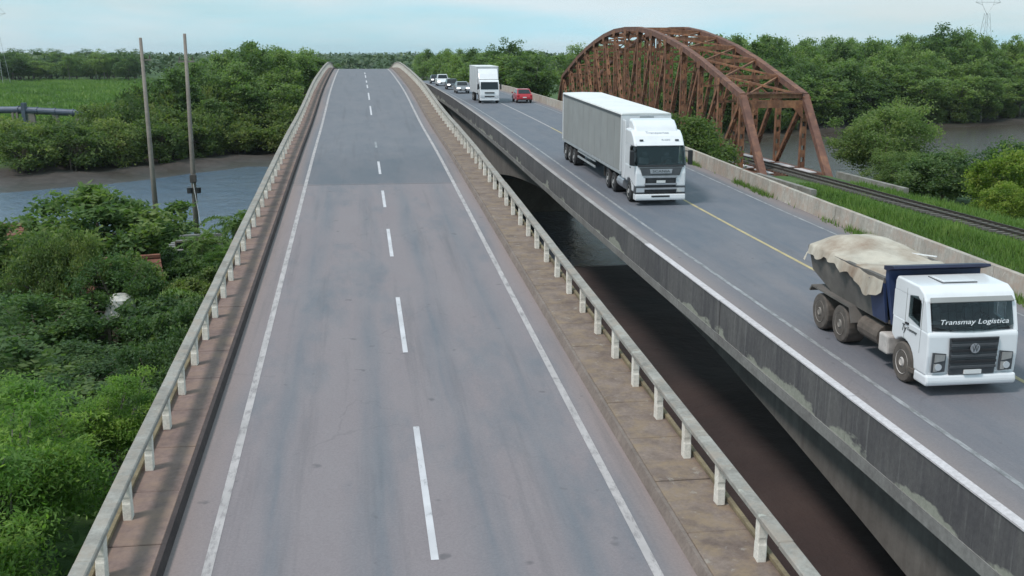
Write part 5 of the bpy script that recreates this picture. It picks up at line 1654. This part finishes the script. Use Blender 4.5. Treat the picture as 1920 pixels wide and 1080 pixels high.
# ------------------------------------------------------------------ poles, pipeline, pylons, houses
def utility_pole(x, y, top, lean, label, gear):
    z0 = gz(x, y)
    T = thing('utility_pole', label, 'utility pole', (x, y, z0), (0, lean, 0), 1.0, 'utility poles by the river')
    h = top - z0
    MB().tube([(0, 0, -1.0), (0, 0, h * 0.5), (0, 0, h)], [0.185, 0.145, 0.095], 10).build('shaft', 'pole_concrete', T, smooth=True)
    if gear:
        for s in (-1, 1):
            tr = MB().tube([(s * 0.24, -0.05, 4.05), (s * 0.24, -0.05, 4.40)], 0.20, 12).build('cable_coil', 'black_plastic', T)
        MB().box(-0.18, 0.22, -0.35, -0.12, 4.75, 5.25).build('switch_box', 'chassis', T, bevel=0.03)
        MB().beam((-0.5, 0, h - 1.7), (0.5, 0, h - 1.7), 0.09, 0.11).build('crossarm', 'bark_grey', T)
    else:
        MB().beam((-0.15, 0, h - 1.35), (0.55, 0, h - 1.35), 0.07, 0.08).build('crossarm', 'bark_grey', T)
    for k, dx in enumerate((-0.4, 0.4) if gear else (0.45,)):
        zc = h - (1.62 if gear else 1.28)
        MB().tube([(dx, 0, zc), (dx, 0, zc + 0.22)], [0.05, 0.03], 6).build('insulator', 'insulator', T)
    return T
PA = utility_pole(-12.95, 72.0, 14.95, -0.02, 'left-hand grey concrete utility pole, slightly leaning', False)
PB = utility_pole(-10.55, 72.0, 15.2, 0.0, 'right-hand pale utility pole with cable coils near its foot', True)
# guy wire of the second pole
gw = MB().tube([(-10.6, 71.9, 6.2), (-9.55, 69.0, gz(-9.55, 69.0))], 0.02, 4)
tag(gw.build('guy_wire', 'galvanised'), 'thin stay wire slanting down from the right-hand utility pole', 'wire')

PL = thing('pipeline', 'dark blue steel pipeline raised on short supports across the meadow', 'pipeline', (-55, 196, 2))
OFP = (-55, 196, 2)
PTS = [(-84, 204, 4.3), (-56.2, 195, 4.75), (-44.5, 194, 4.05)]
for i in range(2):
    a, b_ = Vector(PTS[i]), Vector(PTS[i + 1])
    n = 4
    for k in range(n):
        p0, p1 = a.lerp(b_, k / n), a.lerp(b_, (k + 1) / n)
        d = (p1 - p0).normalized()
        sgm = MB().tube([p0 + d * 0.01, p1 - d * 0.01], 0.58, 14).build('pipe_segment', 'pipe_blue', PL, off=OFP, smooth=False)
        MB().tube([p1 - d * 0.12, p1 + d * 0.10], 0.68, 14).build('flange', 'pipe_blue', sgm, off=OFP)
    for k in range(3):
        p0 = a.lerp(b_, (k + 0.5) / 3)
        MB().prism([(p0.x - 0.7, 0.5), (p0.x + 0.7, 0.5), (p0.x + 0.5, p0.z - 0.45), (p0.x - 0.5, p0.z - 0.45)], p0.y - 0.35, p0.y + 0.35, 'y').build('support', 'pole_concrete', PL, off=OFP)
for dx in (-1.0, -0.3, 0.6):
    MB().box(-56.2 + dx - 0.16, -56.2 + dx + 0.16, 194.4, 194.8, 0.5, 4.3).build('support', 'pole_concrete', PL, off=OFP)
MB().box(-55.7, -55.1, 194.2, 195.6, 1.0, 5.9).build('anchor_post', 'pipe_blue', PL, off=OFP)

def pylon(x, y, h, label, base=None):
    z0 = 1.5
    T = thing('pylon', label, 'pylon', (x, y, z0), (0, 0, rv.uniform(-0.3, 0.3)), 1.0, 'distant lattice pylons')
    m = MB()
    b_ = h * 0.09
    lv = [0, 0.18, 0.34, 0.48, 0.60, 0.70, 0.80]
    wd = [b_ * (1 - 0.85 * t / 0.8) + 0.35 for t in lv]
    th = h * 0.0022
    for sx in (-1, 1):
        for sy in (-1, 1):
            for i in range(len(lv) - 1):
                m.tube([(sx * wd[i], sy * wd[i], lv[i] * h), (sx * wd[i + 1], sy * wd[i + 1], lv[i + 1] * h)], th, 4, False)
    for i in range(len(lv) - 1):
        for sx in (-1, 1):
            m.tube([(sx * wd[i], -wd[i], lv[i] * h), (-sx * wd[i + 1], -wd[i + 1], lv[i + 1] * h)], th * 0.6, 4, False)
            m.tube([(-wd[i], sx * wd[i], lv[i] * h), (-wd[i + 1], -sx * wd[i + 1], lv[i + 1] * h)], th * 0.6, 4, False)
    m.build('tower_body', 'galvanised', T)
    hd = MB()
    for sx in (-1, 1):
        hd.tube([(0, 0, 0.78 * h), (sx * h * 0.075, 0, 0.90 * h), (sx * h * 0.10, 0, h)], th, 4, False)
        hd.tube([(sx * h * 0.075, 0, 0.90 * h), (sx * h * 0.17, 0, 0.93 * h)], th, 4, False)
        hd.tube([(sx * h * 0.10, 0, h), (sx * h * 0.17, 0, 0.93 * h)], th, 4, False)
    hd.tube([(-h * 0.10, 0, h), (h * 0.10, 0, h)], th, 4, False)
    hd.tube([(-h * 0.17, 0, 0.93 * h), (h * 0.17, 0, 0.93 * h)], th, 4, False)
    hd.build('crossarm', 'galvanised', T)
    return T
pylon(-142, 470, 30, 'faint lattice pylon at the left picture edge behind the meadow')
pylon(310, 520, 40, 'faint lattice pylon above the wood at the top right')

def house(name, label, x, y, w, d, h, rise, rz, roof, over=0.5, wall='wall_white'):
    z0 = gz(x, y) - 0.2
    T = thing(name, label, 'house', (x, y, z0), (0, 0, rz))
    MB().box(-w / 2, w / 2, -d / 2, d / 2, 0, h).build('wall', wall, T)
    MB().prism([(-d / 2 + 0.02, h + 0.003), (d / 2 - 0.02, h + 0.003), (0, h + rise - 0.08)], -w / 2 + 0.02, w / 2 - 0.02, 'x').build('gable', wall, T)
    rf = None
    for s in (-1, 1):
        sl = Vector((0, s * (d / 2 + over), -rise * (1 + 2 * over / d)))
        k = sl.length
        n = 7
        for c in range(n):
            t0, t1 = c / n, (c + 1.12) / n
            a, b_ = sl * t0, sl * min(t1, 1.02)
            m = MB().slab([(-w / 2 - over, a.y, h + rise + a.z + 0.045), (w / 2 + over, a.y, h + rise + a.z + 0.045), (w / 2 + over, b_.y, h + rise + b_.z + 0.09), (-w / 2 - over, b_.y, h + rise + b_.z + 0.09)], 0.05 * -s)
            m.build('roof_course', roof, T)
    MB().beam((-w / 2 - over, 0, h + rise + 0.12), (w / 2 + over, 0, h + rise + 0.12), 0.28, 0.14).build('ridge_cap', roof, T)
    for xx in (-w * 0.28, w * 0.28):
        wi = MB().box(xx - 0.5, xx + 0.5, -d / 2 - 0.04, -d / 2 + 0.02, 1.0, 1.9).build('window', 'bark', T)
        MB().box(xx - 0.42, xx + 0.42, -d / 2 - 0.055, -d / 2 - 0.042, 1.08, 1.82).build('pane', 'glass_dark', wi)
    MB().box(-0.45, 0.45, -d / 2 - 0.05, -d / 2 + 0.02, 0.2, 2.1).build('door', 'bark', T)
    return T
house('house', 'small house with a weathered red tiled roof hidden among the left-bank trees', -12.2, 51.0, 5.0, 4.4, 2.2, 1.1, 0.25, 'roof_tile')
house('house', 'house with an orange tiled roof at the left picture edge by the water', -20.9, 66.0, 5.6, 4.6, 1.6, 1.25, -0.15, 'roof_tile')
house('shack', 'low shack with a grey roof beside the foot of the right-hand pole', -9.9, 66.8, 2.6, 2.6, 1.4, 0.45, 0.2, 'roof_grey', 0.25, 'pile_concrete')
tk = thing('water_tank', 'white water tank standing on a frame in front of the red-roofed house', 'water tank', (-9.9, 45.6, gz(-9.9, 45.6)))
MB().tube([(0, 0, 1.9), (0, 0, 2.55), (0, 0, 2.72)], [0.62, 0.56, 0.3], 16).build('tank', 'wall_white', tk)
for sx in (-1, 1):
    for sy in (-1, 1):
        MB().box(sx * 0.42 - 0.06, sx * 0.42 + 0.06, sy * 0.42 - 0.06, sy * 0.42 + 0.06, -0.3, 1.78).build('leg', 'bark', tk)
MB().box(-0.7, 0.7, -0.7, 0.7, 1.78, 1.895).build('platform', 'roof_grey', tk)

# ------------------------------------------------------------------ the humid air over the river
m = bpy.data.materials.new('haze_air')
m.use_nodes = True
nt = m.node_tree
nt.nodes.remove(nt.nodes['Principled BSDF'])
pv = nt.nodes.new('ShaderNodeVolumePrincipled')
pv.inputs['Color'].default_value = (0.86, 0.93, 1.0, 1)
pv.inputs['Density'].default_value = 0.00007
nt.links.new(pv.outputs[0], nt.nodes['Material Output'].inputs['Volume'])
MATS['haze_air'] = m
hz = MB().box(-3700, 4700, -700, 6700, -4.5, 47.0).build('haze', 'haze_air')
stuff(hz)
hz['label'] = 'thin humid haze over the river and the far woods'
hz['category'] = 'haze'
